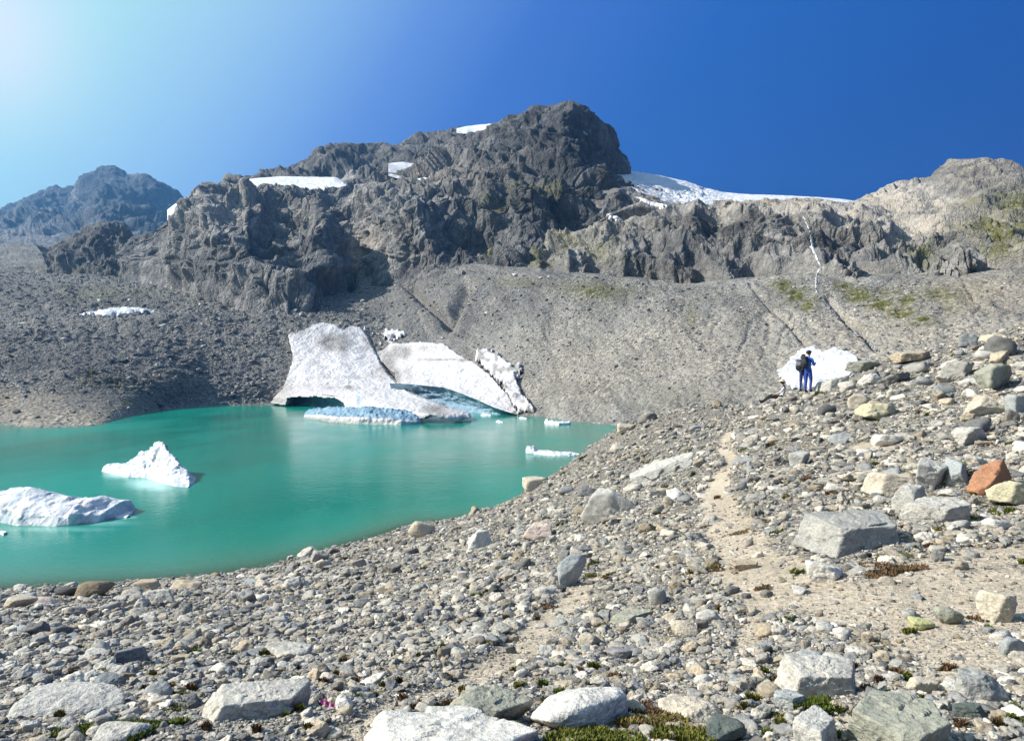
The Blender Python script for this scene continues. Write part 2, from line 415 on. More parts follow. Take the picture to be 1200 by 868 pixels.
massif, mV = mountain('main_mountain', [
    [(140, 348, 385), (180, 352, 365), (210, 364, 335), (250, 374, 305), (300, 388, 280), (345, 398, 266), (380, 384, 290), (400, 352, 350), (430, 332, 378), (460, 352, 330), (500, 348, 318), (540, 338, 312), (580, 326, 300), (620, 322, 305), (680, 285, 325), (740, 268, 365), (775, 262, 400), (800, 262, 420)],
    [(140, 312, 392), (180, 306, 375), (210, 314, 345), (250, 322, 312), (300, 330, 292), (345, 338, 284), (375, 330, 300), (400, 318, 352), (430, 303, 378), (460, 312, 332), (500, 318, 320), (540, 314, 314), (580, 306, 304), (620, 293, 308), (680, 274, 330), (740, 258, 370), (775, 254, 404), (800, 257, 425)],
    [(140, 305, 400), (180, 290, 385), (210, 280, 352), (250, 268, 322), (290, 266, 318), (310, 285, 322), (345, 288, 312), (380, 268, 330), (402, 282, 375), (425, 275, 385), (450, 256, 350), (480, 248, 338), (520, 255, 345), (560, 272, 345), (590, 262, 342), (640, 245, 340), (690, 240, 350), (740, 246, 382), (775, 250, 420), (800, 255, 440)],
    [(140, 302, 408), (180, 285, 398), (210, 268, 376), (250, 250, 345), (290, 246, 345), (330, 252, 350), (370, 242, 360), (402, 252, 390), (425, 248, 395), (450, 236, 375), (480, 230, 362), (520, 234, 362), (560, 242, 362), (590, 232, 358), (620, 216, 352), (660, 216, 348), (700, 222, 365), (740, 236, 400), (775, 248, 440), (800, 254, 460)],
    [(140, 301, 414), (180, 279, 410), (210, 258, 400), (250, 237, 380), (290, 232, 385), (345, 234, 395), (402, 229, 408), (450, 219, 405), (500, 213, 400), (545, 214, 395), (580, 208, 385), (620, 203, 372), (660, 200, 365), (700, 205, 385), (735, 226, 430), (775, 246, 460), (800, 253, 480)],
    [(140, 300.5, 417), (180, 275, 416), (210, 254, 412), (250, 230, 405), (290, 225, 412), (345, 229, 420), (402, 223, 425), (450, 213, 430), (500, 204, 430), (540, 190, 430), (580, 178, 425), (620, 164, 415), (660, 160, 405), (700, 176, 425), (725, 205, 455), (745, 232, 470), (775, 245.5, 480), (800, 252.5, 490)],
    r_m, back(r_m, 40, 120)], 140, 800, 900, [16, 70, 55, 50, 50, 55, 10], 6.5, M['massif'], [.4, .9, 1, 1.1, .9, .9, .45, .3], gul=1.35, calm=lambda U: .5+.5*sstep(170, 270, U),
    tone=[(660, 160, 80, 50, -.75), (650, 230, 90, 50, -.6), (330, 300, 70, 40, -.15), (540, 290, 50, 30, -.5), (250, 250, 60, 30, .4), (440, 240, 60, 20, .35), (500, 275, 40, 30, .2), (420, 290, 30, 40, .5)],
    moss=[(620, 212, 30, 5, .7), (575, 240, 22, 8, .45), (560, 232, 26, 6, .35), (640, 210, 40, 6, .5)],
    tan=[(300, 240, 60, 20, .25), (520, 205, 60, 12, .35), (440, 285, 12, 20, .4)],
    label='huge grey rocky mountain with a domed dark summit', cat='mountain')
B_massif = bvh_of(mV)

# right-hand cliffs, plateau and pale dome
def depth_row(tab, dx):
    xs = np.array([t[0] for t in tab], float); ds = np.array([t[1] for t in tab], float)
    return [(x, y, float(np.interp(x, xs, ds))) for x, y in dx]
dB = [(540, 318), (620, 288), (700, 258), (800, 236), (850, 226), (920, 214), (1000, 200), (1110, 186), (1200, 172), (1500, 150)]
dC = [(x, d+10) for x, d in dB]; dL = [(x, d+26) for x, d in dB]; dT = [(x, d+40) for x, d in dB]
dP = [(540, 345), (620, 340), (700, 332), (800, 308), (850, 300), (920, 290), (1000, 280), (1110, 255), (1200, 235), (1500, 210)]
dX = [(540, 360), (620, 360), (700, 352), (800, 345), (1000, 340), (1110, 320), (1200, 300), (1500, 260)]
r_x = depth_row(dX, [(540, 316), (560, 305), (580, 300), (620, 291), (660, 276), (700, 262), (718, 250), (735, 242), (750, 237), (765, 239), (785, 244), (800, 244.5), (830, 244), (860, 242), (885, 239), (910, 237), (940, 237), (970, 239), (1000, 241), (1012, 235), (1035, 226), (1060, 217), (1080, 211), (1092, 206), (1100, 199), (1112, 191), (1125, 187), (1140, 185), (1160, 186), (1172, 189), (1185, 195), (1200, 202), (1230, 216), (1270, 226), (1330, 240), (1500, 250)])
cliff, cV = mountain('cliff_band', [
    depth_row([(x, d-3) for x, d in dB], [(540, 345), (600, 356), (640, 345), (700, 340), (760, 346), (800, 358), (850, 358), (880, 342), (920, 347), (960, 342), (1000, 346), (1050, 350), (1100, 342), (1150, 330), (1200, 350), (1500, 345)]),
    depth_row(dB, [(540, 330), (580, 340), (640, 328), (700, 328), (760, 332), (800, 346), (850, 347), (880, 330), (920, 335), (960, 330), (1000, 334), (1050, 338), (1100, 330), (1150, 312), (1200, 338), (1500, 330)]),
    depth_row(dC, [(540, 322), (580, 316), (640, 304), (700, 298), (760, 290), (820, 304), (860, 308), (900, 309), (960, 304), (1000, 310), (1050, 312), (1100, 308), (1150, 300), (1200, 306), (1500, 300)]),
    depth_row(dL, [(540, 320), (580, 311), (640, 299), (700, 291), (760, 284), (820, 294), (860, 297), (900, 300), (960, 297), (1000, 301), (1050, 303), (1100, 300), (1150, 292), (1200, 297), (1500, 290)]),
    depth_row(dT, [(540, 319), (580, 306), (640, 291), (700, 274), (760, 262), (800, 248), (850, 249), (900, 253), (945, 257), (1000, 258), (1050, 272), (1100, 281), (1150, 279), (1200, 286), (1500, 280)]),
    depth_row(dP, [(540, 317.5), (580, 303), (640, 286), (700, 268), (760, 255), (800, 244), (850, 243), (900, 243), (945, 243), (1000, 247), (1050, 248), (1100, 254), (1150, 257), (1200, 262), (1500, 270)]),
    depth_row([(x, d+25) for x, d in dP], [(540, 317), (580, 302), (640, 284), (700, 266), (760, 252), (800, 242), (850, 241), (900, 239), (945, 239), (1000, 243), (1050, 236), (1090, 229), (1120, 224), (1150, 220), (1200, 228), (1300, 240), (1500, 262)]),
    r_x, back(r_x, 30, 80)], 540, 1500, 1150, [14, 60, 25, 70, 40, 25, 40, 10], 3.6, M['cliff'], [.2, 1.0, .8, 1.1, 1.0, .45, .5, .3, .3], gul=1.6, toe=40,
    tone=[(790, 300, 110, 28, -.5), (840, 265, 70, 16, -.7), (880, 262, 50, 14, -.6), (1000, 285, 60, 24, -.5), (1110, 200, 40, 8, -.35), (1130, 215, 50, 14, -.3), (1100, 295, 60, 14, -.25), (960, 245, 120, 8, .6), (1060, 230, 60, 14, .7), (1060, 260, 70, 10, .6), (650, 285, 80, 14, .45)],
    moss=[(605, 303, 38, 10, 1.0), (660, 285, 30, 8, .55), (640, 272, 60, 14, .3), (700, 290, 18, 8, .5), (1165, 275, 38, 14, 1.1), (1190, 240, 30, 18, .9), (1140, 240, 40, 10, .5), (1085, 305, 24, 7, .7), (1190, 300, 40, 8, .8), (1200, 268, 40, 20, .7), (850, 335, 20, 10, .4)],
    tan=[(900, 240, 60, 6, 1.1), (1050, 235, 70, 14, .7), (1000, 250, 100, 8, .55), (1110, 262, 90, 18, .55), (700, 262, 60, 10, .4), (1150, 200, 50, 20, .5)],
    wet=[(975, 285, 12, 22, .45), (945, 285, 8, 25, .3), (860, 272, 14, 14, .4), (1095, 205, 20, 6, .25)],
    label='broken grey cliff band with a pale rounded dome', cat='cliff')
B_cliff = bvh_of(cV)

# ------------------------------------------------------------------ snow and ice lying on the terrain
def poly_sd(poly, X, Y):
    """signed distance to a closed polygon, positive inside"""
    p = np.array(poly, float); q = np.roll(p, -1, 0)
    dmin = np.full(X.shape, 1e9); ins = np.zeros(X.shape, bool)
    for (x1, y1), (x2, y2) in zip(p, q):
        t = np.clip(((X-x1)*(x2-x1)+(Y-y1)*(y2-y1))/((x2-x1)**2+(y2-y1)**2+1e-9), 0, 1)
        dmin = np.minimum(dmin, np.hypot(X-x1-t*(x2-x1), Y-y1-t*(y2-y1)))
        c = ((y1 > Y) != (y2 > Y)) & (X < (x2-x1)*(Y-y1)/(y2-y1+1e-12)+x1)
        ins ^= c
    return np.where(ins, dmin, -dmin)

def line_sd(pts, X, Y):
    s = np.full(X.shape, -1e9)
    for (x1, y1, w1), (x2, y2, w2) in zip(pts[:-1], pts[1:]):
        t = np.clip(((X-x1)*(x2-x1)+(Y-y1)*(y2-y1))/((x2-x1)**2+(y2-y1)**2+1e-9), 0, 1)
        s = np.maximum(s, w1+t*(w2-w1)-np.hypot(X-x1-t*(x2-x1), Y-y1-t*(y2-y1)))
    return s

def box_of(pts, m=2):
    a = np.array([p[:2] for p in pts], float); return a[:, 0].min()-m, a[:, 0].max()+m, a[:, 1].min()-m, a[:, 1].max()+m

def drape(name, bvhs, sdf, bbox, mat, step=1.2, lift=1.0, edge=4, skirt=3.0, rag=1.5, rough=.3, rs=3.0, jump=12, cut=None, attrs=None, smoothfit=0):
    xs = np.arange(bbox[0], bbox[1]+step, step); ys = np.arange(bbox[2], bbox[3]+step, step)
    X, Y = np.meshgrid(xs, ys)
    sd = sdf(X, Y)
    sd = sd+rag*perlin(np.stack([X/5.0, Y/4.0, 0*X+len(name)], -1))*1.6+rag*.7*perlin(np.stack([X/1.9, Y/1.6, 0*X+3], -1))
    V = np.full(X.shape+(3,), np.nan)
    need = sd > -step*1.5
    for i, j in zip(*np.nonzero(need)):
        best = None
        for b in bvhs:
            h = cast(b, X[i, j], Y[i, j])
            if h[0] is not None and (best is None or h[3] < best[3]): best = h
        if best is not None: V[i, j] = best[0]
    ok = need & ~np.isnan(V[..., 0]) & (sd > 0)
    if smoothfit:
        D = np.where(np.isnan(V[..., 1]), 0, V[..., 1]); W = (~np.isnan(V[..., 1])).astype(float)
        for _ in range(smoothfit):
            for ax in (0, 1):
                D2 = D.copy(); W2 = W.copy()
                for s in (-1, 1): D2 += np.roll(D, s, ax); W2 += np.roll(W, s, ax)
                D = D2/3; W = W2/3
        D = D/np.maximum(W, 1e-6)
        V = P(X, Y, np.where(ok, D, np.nan))
    if not ok.any(): print('EMPTY', name); return None
    n = np.nan_to_num(normals(np.where(np.isnan(V), 0, V)))
    n = np.zeros_like(V)+np.array([0, -.55, .83])
    th = lift*(sstep(0, edge, sd) if edge else 1.0)
    Vv = np.nan_to_num(V)
    th = th+rough*fbm(Vv/rs, 4)*(sstep(0, max(edge, 2), sd))
    Vt = Vv+n*th[..., None]
    q = ok[:-1, :-1] & ok[1:, :-1] & ok[:-1, 1:] & ok[1:, 1:]
    dd = np.stack([Vv[:-1, :-1, 1], Vv[1:, :-1, 1], Vv[:-1, 1:, 1], Vv[1:, 1:, 1]])
    q &= (dd.max(0)-dd.min(0)) < jump
    nu = X.shape[1]
    fc = grid_faces(*X.shape)[q.ravel()][:, ::-1]
    if not len(fc): print('NOFACE', name); return None
    e = np.concatenate([fc[:, [0, 1]], fc[:, [1, 2]], fc[:, [2, 3]], fc[:, [3, 0]]])
    key = np.sort(e, 1); _, inv, cnt = np.unique(key[:, 0].astype(np.int64)*10**7+key[:, 1], return_inverse=True, return_counts=True)
    be = e[cnt[inv] == 1]
    N = X.size
    Vall = np.concatenate([Vt.reshape(-1, 3), Vt.reshape(-1, 3)+np.array([0, 1, -.04])*skirt])
    sk = np.stack([be[:, 1], be[:, 0], be[:, 0]+N, be[:, 1]+N], 1)
    F_ = np.concatenate([fc, sk]); used = np.unique(F_); mp = np.zeros(2*N, int); mp[used] = np.arange(len(used))
    at = {}
    for k, a in (attrs or {}).items():
        v = a(X, Y).ravel(); at[k] = np.concatenate([v, v])[used]
    me = np_mesh(name, Vall[used], mp[F_], mat, at)
    return link(name, me)

def snow(label, poly, bv, lift=1.0, edge=5, **kw):
    o = drape('snow_patch', bv, lambda X, Y: poly_sd(poly, X, Y), box_of(poly), M['snow'], lift=lift, edge=edge, **kw)
    if o: prop(o, label, 'snow patch', 'snow patches on the mountains')
    return o

# snowfield on the shoulder: a real bank between the shoulder and the ridge behind it
sfV, sfU, sfP, sfT = loft([
    [(255, 240, 425), (330, 236, 430), (410, 228, 440)],
    [(255, 229, 440), (285, 224, 440), (330, 224, 440), (380, 221, 442), (410, 218, 445)],
    [(255, 224, 480), (280, 216, 480), (300, 211, 480), (330, 210, 480), (365, 211, 480), (392, 210, 480), (402, 213, 480), (412, 220, 480)],
    [(255, 226, 530), (290, 211, 540), (330, 207.5, 545), (370, 208, 545), (395, 209, 540), (412, 220, 530)],
    [(255, 240, 560), (330, 225, 570), (412, 235, 560)]], 255, 412, 200, [6, 20, 14, 8])
sfV[..., 2] += .5*fbm(sfV/9, 3)
o = link('snow_patch', np_mesh('snow_patch', sfV, grid_faces(*sfV.shape[:2]), M['snow']))
prop(o, 'long white snowfield along the left shoulder of the main mountain', 'snow patch', 'snow patches on the mountains')
BM = [B_massif, B_cliff, B_bank]
def snow_loft(label, rows, x0, x1):
    V, U, PY, T = loft(rows, x0, x1, 70, [8, 14, 10])
    V[..., 2] += .35*fbm(V/7, 3)
    o = link('snow_patch', np_mesh('snow_patch', V, grid_faces(*V.shape[:2]), M['snow']))
    prop(o, label, 'snow patch', 'snow patches on the mountains')
snow_loft('white snow patch in the notch left of the dark summit', [
    [(455, 206, 435), (475, 212, 430), (490, 213, 430), (525, 204, 430)], [(455, 193, 470), (466, 199, 455), (478, 205, 455), (490, 206, 450), (512, 202, 450), (525, 197, 470)],
    [(455, 192, 500), (463, 190.5, 500), (473, 190, 500), (486, 192, 500), (500, 191.5, 500), (512, 194, 500), (525, 196.5, 500)], [(455, 200, 530), (525, 205, 530)]], 455, 525)
snow_loft('thin snow cap on the skyline behind the dark summit', [
    [(535, 156, 478), (560, 158, 478), (600, 153, 478)], [(535, 151.5, 500), (545, 152, 490), (556, 154, 485), (570, 152, 485), (590, 149, 485), (600, 148, 485)],
    [(535, 151, 560), (545, 148.5, 560), (555, 147, 560), (570, 145.5, 560), (588, 144.5, 560), (600, 147, 560)], [(535, 158, 600), (600, 165, 600)]], 535, 600)
snow_loft('small snow gap between the distant peak and the main mountain', [
    [(196, 262, 520), (245, 250, 520)], [(196, 252, 560), (215, 247, 560), (225, 240, 560), (245, 235, 560)],
    [(196, 246, 620), (205, 239, 620), (218, 233, 620), (232, 233, 620), (245, 236, 620)], [(196, 260, 700), (245, 255, 700)]], 196, 245)
snow('flat white snow patch on the grey rubble of the left bank', [(86, 370), (105, 365), (130, 361), (150, 359), (165, 361), (184, 363), (178, 367), (150, 369), (135, 372), (112, 371)], [B_bank], lift=.8, edge=3, smoothfit=2)
snow('bright white snowbank behind the hikers', [(912, 442), (920, 428), (930, 418), (939, 410), (950, 407), (957, 410), (966, 413), (972, 409), (977, 408), (984, 411), (996, 414), (1004, 420), (1012, 436), (980, 458), (930, 458)], [B_bank], lift=1.0, edge=4, smoothfit=3, rag=1.0)

# the hanging icefield on the skyline to the right
ihV, ihU, ihP, ihT = loft([
    [(715, 262, 365), (800, 256, 365), (1040, 250, 365)],
    [(715, 226, 375), (740, 226, 375), (765, 234, 375), (790, 240, 375), (840, 241, 375), (1040, 245, 375)],
    [(715, 214, 430), (740, 212, 430), (770, 220, 430), (800, 228, 430), (840, 234, 430), (900, 235, 430), (1040, 242, 430)],
    [(700, 188, 520), (735, 199, 520), (755, 203, 520), (780, 207, 520), (805, 213, 520), (826, 221, 520), (850, 226, 520), (880, 228, 520), (920, 229, 520), (960, 231, 520), (990, 234, 520), (1020, 238, 520), (1040, 243, 520)],
    [(700, 205, 640), (1040, 255, 640)]], 700, 1040, 420, [10, 50, 60, 10])
n = normals(ihV); n *= np.sign(n[..., 2:3])
cw = blob(ihU, ihP, [(800, 230, 45, 12, 1), (750, 212, 30, 12, .7), (850, 234, 20, 6, .8)])
ihV = ihV+n*(.8*fbm(ihV/20, 3)+cw*(1.1*blocky(ihV*np.array([1, .6, 1])/6)+.5*blocky(ihV/2.5)))[..., None]
ih = link('icefield', np_mesh('icefield', ihV, grid_faces(*ihV.shape[:2]), M['snow'],
     dict(blue=.55*cw*sstep(.0, .5, perlin(ihV/4.0)), dirt=.35*blob(ihU, ihP, [(765, 228, 20, 8, 1), (800, 240, 40, 4, 1)]))))
prop(ih, 'white crevassed icefield hanging on the skyline right of the summit', 'glacier')

rib = [(680, 232, 374), (705, 226, 374), (722, 221, 374), (738, 221, 374), (748, 226, 374), (760, 229, 374), (772, 235, 374), (788, 240, 374), (806, 246, 374)]
_, rV = mountain('rock_rib', [[(680, 275, 352), (806, 262, 352)], [(680, 256, 358), (740, 246, 356), (806, 255, 360)], [(680, 243, 366), (725, 232, 366), (760, 238, 366), (806, 251, 368)], rib, back(rib, 14, 12)], 680, 806, 140, [14, 22, 18, 6], 2.6, M['cliff'], [.3, .9, .9, .4, .2],
    tan=[(765, 236, 14, 6, .9)], tone=[(735, 240, 30, 14, -.5)], label='small brown rock rib between the summit block and the icefield', cat='hill')

B_rib = bvh_of(rV, 1)
snow('snow streak at the foot of the summit block', [(738, 229), (750, 232), (764, 237), (778, 240), (786, 243), (776, 246), (764, 243), (752, 237)], [B_rib]+BM, lift=1.2, edge=2, rag=.2, step=.8, smoothfit=1, jump=80)
snow('tiny snow wedge below the summit block', [(709, 250), (716, 251), (724, 254), (732, 258), (722, 259), (714, 256)], [B_rib]+BM, lift=1.0, edge=2, rag=.2, jump=80, step=.7, smoothfit=1)

# glacier tongue reaching the lake: ice lobes, blue cave walls
def wl(py): return 9.7*F/(py-434)
gl_rows = [
    [(290, 473, wl(473)), (316, 473, wl(473)), (335, 475, wl(475)), (402, 479, wl(479)), (440, 487, wl(487)), (470, 491, wl(491)), (500, 494, wl(494)), (535, 494, wl(494)), (551, 492, wl(492)), (590, 490, wl(490))],
    [(290, 463, wl(473)+2), (316, 463, wl(473)+2), (335, 464, wl(475)+2), (402, 469, wl(479)+2), (440, 474, wl(487)+3), (470, 478, wl(491)+3), (500, 483, wl(494)+2), (535, 486, wl(494)+2), (551, 486, wl(492)+2), (590, 484, wl(490)+2)],
    [(290, 440, 228), (350, 442, 219), (400, 445, 211), (450, 452, 203), (500, 466, 168), (551, 476, 158), (590, 476, 158)],
    [(290, 412, 242), (350, 412, 241), (400, 412, 243), (450, 423, 237), (500, 450, 188), (551, 466, 168), (590, 468, 165)],
    [(290, 378, 262), (330, 380, 259), (400, 377, 267), (450, 383, 272), (500, 430, 216), (551, 450, 180), (590, 455, 175)],
    [(290, 365, 275), (330, 368, 270), (400, 366, 276), (450, 370, 280), (590, 430, 200)]]
gV, gU, gP, gT = loft(gl_rows, 290, 590, 160, 12)
B_gl = bvh_of(gV, 1)
gr_rows = [
    [(420, 456, 204), (440, 454, 202), (463, 456, 196), (500, 458, 187), (540, 467, 177), (580, 481, 167), (602, 488, 164), (650, 492, 160)],
    [(420, 432, 236), (440, 430, 233), (500, 432, 216), (540, 440, 198), (580, 452, 182), (602, 460, 174), (650, 472, 166)],
    [(420, 395, 268), (440, 395, 266), (500, 398, 242), (540, 410, 223), (580, 425, 200), (602, 435, 187), (650, 446, 176)],
    [(420, 375, 275), (500, 380, 262), (560, 395, 232), (602, 412, 205), (650, 425, 190)]]
hV, hU, hP, hT = loft(gr_rows, 420, 650, 130, 14)
B_gr = bvh_of(hV, 1)
glac = bpy.data.objects.new('glacier_tongue', None); COL.objects.link(glac); glac.location = (-40, 200, 0)
prop(glac, 'dirty white glacier tongue with blue caves ending in the lake', 'glacier')
def to_parent(o, par):
    o.parent = par; o.matrix_parent_inverse = Matrix.Translation(-Vector(par.location))
lobeL = [(337, 392), (346, 389), (356, 386), (366, 380), (378, 377), (392, 380), (402, 386), (412, 381), (422, 383), (430, 393), (437, 408), (445, 424), (455, 439), (464, 449), (480, 460), (500, 468), (525, 477), (549, 484), (552, 490), (537, 494), (516, 491), (506, 487), (497, 492), (470, 490), (440, 485), (404, 480), (402, 472), (392, 467), (370, 465), (345, 465), (337, 467), (335, 475), (316, 473), (322, 463), (331, 455), (336, 441), (343, 420), (340, 406)]
rock_pat = blob
def dirtL(X, Y):
    return np.clip(blob(X, Y, [(392, 400, 20, 9, 1.6), (400, 408, 14, 4, 1.4), (350, 388, 14, 4, .7), (432, 400, 7, 12, .9), (450, 432, 8, 14, .9), (330, 455, 12, 16, .9), (325, 468, 14, 5, .9), (395, 455, 30, 3, .5), (408, 454, 6, 3, 1.2), (510, 480, 14, 6, 1.3), (516, 486, 8, 5, 1.1), (375, 430, 3, 30, .35), (420, 442, 60, 1.6, .45), (356, 452, 40, 3, .35)]), 0, 1)
def blueL(X, Y): return np.clip(blob(X, Y, [(420, 470, 2.5, 8, .9), (418, 463, 1.2, 6, .7)]), 0, 1)
oL = drape('ice_lobe', [B_gl], lambda X, Y: poly_sd(lobeL, X, Y), box_of(lobeL), M['ice'], step=1.0, lift=0, edge=0, skirt=6, rag=.55, rough=.9, rs=4, attrs=dict(dirt=dirtL, blue=blueL))
to_parent(oL, glac)
lobeR = [(446, 424), (436, 404), (430, 392), (440, 391), (452, 396), (462, 401), (470, 402), (488, 400), (520, 402), (533, 412), (546, 420), (556, 424), (576, 441), (595, 462), (603, 478), (626, 487), (604, 487), (588, 482), (560, 472), (540, 464), (518, 457), (500, 455), (480, 452), (464, 449), (462, 438)]
def dirtR(X, Y):
    return np.clip(blob(X, Y, [(470, 412, 14, 8, 1.4), (455, 424, 9, 14, 1.7), (440, 402, 14, 12, 1.8), (463, 440, 7, 10, 1.4), (497, 408, 10, 5, .7), (515, 421, 30, 1.5, 1.0), (545, 422, 10, 2, 1.2), (478, 436, 5, 14, .5), (600, 470, 12, 14, .6)]), 0, 1)
oR = drape('ice_lobe', [B_gr], lambda X, Y: poly_sd(lobeR, X, Y), box_of(lobeR), M['ice'], step=1.0, lift=0, edge=0, skirt=2.2, rag=.6, rough=.85, rs=4, attrs=dict(dirt=dirtR))
to_parent(oR, glac)
for poly, dz in [([(558, 412), (571, 408), (584, 417), (592, 422), (600, 430), (611, 428), (613, 440), (605, 445), (612, 460), (618, 472), (628, 484), (606, 486), (598, 474), (588, 456), (574, 440), (556, 424)], .95),
                 ([(446, 390), (455, 386), (470, 388), (480, 391), (470, 398), (452, 401)], .2), ([(425, 384), (436, 386), (438, 392), (430, 392)], .4)]:
    o_ = drape('debris_ice', [B_bank], lambda X, Y, poly=poly: poly_sd(poly, X, Y), box_of(poly), M['ice'], step=1.0, lift=1.6, edge=4, skirt=3, rag=2.6, rough=1.3, rs=6,
               attrs=dict(dirt=lambda X, Y, dz=dz: dz*sstep(-.1, .25, perlin(np.stack([X/8, Y/7, 0*X+2], -1)))))
    if o_: to_parent(o_, glac)
def ice_wall(top, lowpy, depth_add, nb, hollow):
    """concave blue wall under an ice lip; top is (px,py,depth)"""
    top = np.array(top, float); u = np.linspace(top[0, 0], top[-1, 0], 140)
    ty = np.interp(u, top[:, 0], top[:, 1]); td = np.interp(u, top[:, 0], top[:, 2])
    A = P(u, ty, td); B = P(u, ty, td); B[:, 2] = -1.0
    v = np.linspace(0, 1, 40)[:, None, None]
    W = A*(1-v)+B*v
    W[..., 1] += depth_add+hollow*np.sin(np.pi*np.clip(v[..., 0]*1.02, 0, 1))**.8
    W[..., 0] += 0*W[..., 0]
    W[..., 1] += 1.0*fbm(W/np.array([6, 3, 1.0]), 3)+.12*blocky(W/2.0)
    o = link('ice_cave', np_mesh('ice_cave', W, grid_faces(*W.shape[:2]), M['ice'], dict(blue=np.ones(W.shape[:2])*.92)))
    to_parent(o, glac)
ice_wall([(456, 449, 192), (480, 450, 186), (500, 452, 182), (520, 454, 178), (540, 461, 173), (560, 469, 168), (580, 478, 163), (606, 486, 160)], 480, .6, 40, 3.0)
ice_wall([(328, 463, 206), (345, 462, 203), (370, 462, 196), (392, 464, 188), (408, 469, 180)], 478, 2.0, 40, 4.0)

# ------------------------------------------------------------------ icebergs
def berg(label, ridge, base, thick, prof, nu=160, rough=.25, bs=1.2, attrs=None, name='iceberg', group='icebergs floating in the lake', drafts=1.5, mat='berg'):
    ridge = np.array(ridge, float); base = np.array(base, float)
    x0, x1 = ridge[0, 0], ridge[-1, 0]
    u = np.linspace(x0, x1, nu); s = (u-x0)/(x1-x0)
    pb = np.interp(u, base[:, 0], base[:, 1]); df = CZ*F/(pb-434)
    th = thick*np.clip(np.minimum(s, 1-s)*6, .05, 1)**.75
    pr = np.interp(u, ridge[:, 0], ridge[:, 1])
    prof = np.array(prof, float); m = 70
    cl = np.concatenate([[0], np.cumsum(np.hypot(np.diff(prof[:, 0]), np.diff(prof[:, 1])))]); cl /= cl[-1]
    tv = np.linspace(0, 1, m); tt = np.interp(tv, cl, prof[:, 0]); zz = np.interp(tv, cl, prof[:, 1])
    tr = prof[np.argmax(prof[:, 1]), 0]
    dr = df+tr*th
    zr = np.maximum(CZ+(434-pr)/F*dr, .12)
    D = df[None]+tt[:, None]*th[None]
    Z = np.where(zz[:, None] > 0, zz[:, None]*zr[None], zz[:, None]*drafts)
    X = np.broadcast_to((u-600)/F*df, D.shape)
    V = np.stack([X, D, Z], -1)
    n = normals(V); c = V.mean((0, 1)); n *= np.sign((n*(V-c)).sum(-1))[..., None]
    h = np.clip(Z/zr.max()*3, 0, 1)*np.clip(np.minimum(s, 1-s)*12, .15, 1)
    dsp = rough*(1.3*blocky(V/bs)+.7*blocky(V/(bs*.42))+1.2*fbm(V/(bs*1.5), 4)-.5*np.abs(perlin(V/(bs*.8))))
    V = V+n*(dsp*h)[..., None]
    at = {k: f(V, np.broadcast_to(u, D.shape), np.broadcast_to(tv[:, None], D.shape)) for k, f in (attrs or {}).items()}
    o = link(name, np_mesh(name, V, grid_faces(m, nu), M[mat], at))
    prop(o, label, 'iceberg', group); return o

TRI = [(.0, -1), (0, 0), (.05, .12), (.28, .45), (.5, .8), (.62, 1), (.7, .9), (.85, .4), (1, 0), (1, -1)]
SLAB = [(0, -1), (0, 0), (.06, .5), (.3, .85), (.6, 1), (.85, .8), (1, 0), (1, -1)]
berg('white triangular iceberg with a sharp pitted peak',
     [(119, 547), (122, 543), (133, 542), (136, 538), (143, 533), (148, 529), (154, 527), (158, 522), (161, 521), (166, 516), (170, 513), (173, 516), (178, 524), (186, 534), (196, 546), (206, 556), (213, 563), (220, 570)],
     [(119, 552), (130, 555), (150, 559), (172, 560), (190, 566), (205, 570), (220, 571)], 4.5, TRI, rough=.16, bs=.8,
     attrs=dict(blue=lambda V, u, t: np.clip(.4*sstep(188, 205, u)*sstep(.45, .2, t)+.5*sstep(.18, .42, perlin(V/np.array([.9, .9, .6]))), 0, .7)))
berg('long low white iceberg cut by the left edge of the photo',
     [(-60, 590), (-40, 578), (-20, 572), (0, 570), (12, 574), (24, 579), (36, 582), (46, 582), (60, 583), (72, 586), (77, 582), (83, 581), (95, 585), (106, 588), (118, 587), (128, 594), (137, 602), (148, 606)],
     [(-60, 606), (-20, 610), (0, 612), (20, 616), (45, 616), (65, 617), (90, 615), (115, 612), (135, 607), (148, 607)], 5.0, SLAB, rough=.11, bs=1.6,
     attrs=dict(dirt=lambda V, u, t: .8*np.exp(-((t-.22)/.05)**2)*sstep(30, 60, u)*sstep(-.1, .3, perlin(V/1.1)), blue=lambda V, u, t: np.clip(.5*sstep(45, 10, u)*sstep(.0, .3, perlin(V/1.2))+.35*sstep(.2, .45, perlin(V/.7+9)), 0, .6)))
berg('flat white ice floe with a raised block at one end near the right shore',
     [(616, 527), (618, 522), (625, 522), (628, 526), (640, 528), (655, 529), (668, 529), (678, 531), (682, 532)],
     [(616, 531), (630, 532), (650, 534), (668, 534), (682, 533)], 2.6, SLAB, rough=.10, bs=.7, nu=100)
berg('thin white ice floe by the scree shore under the talus',
     [(638, 494), (640, 491), (647, 492), (655, 494), (660, 493), (668, 493), (669, 495)], [(638, 496), (655, 498), (669, 497)], 2.4, SLAB, rough=.12, bs=.8, nu=60)
berg('tiny ice chip near the right end of the glacier', [(581, 493), (584, 492), (589, 494)], [(581, 495), (589, 495.5)], 1.2, SLAB, rough=.06, bs=.5, nu=24)
berg('tiny ice chip hugging the shore right of the glacier', [(608, 489), (612, 488), (617, 489.5)], [(608, 490.5), (617, 491)], 1.2, SLAB, rough=.06, bs=.5, nu=24)
berg('small white ice fragment under the large blue cave', [(563, 485), (567, 484), (575, 485.5)], [(563, 487), (575, 487.5)], 1.2, SLAB, rough=.06, bs=.5, nu=24)
berg('small pale ice lump below the long left iceberg', [(-3, 622), (0, 621), (4, 624)], [(-3, 625), (4, 627)], .5, SLAB, rough=.03, bs=.3, nu=20)
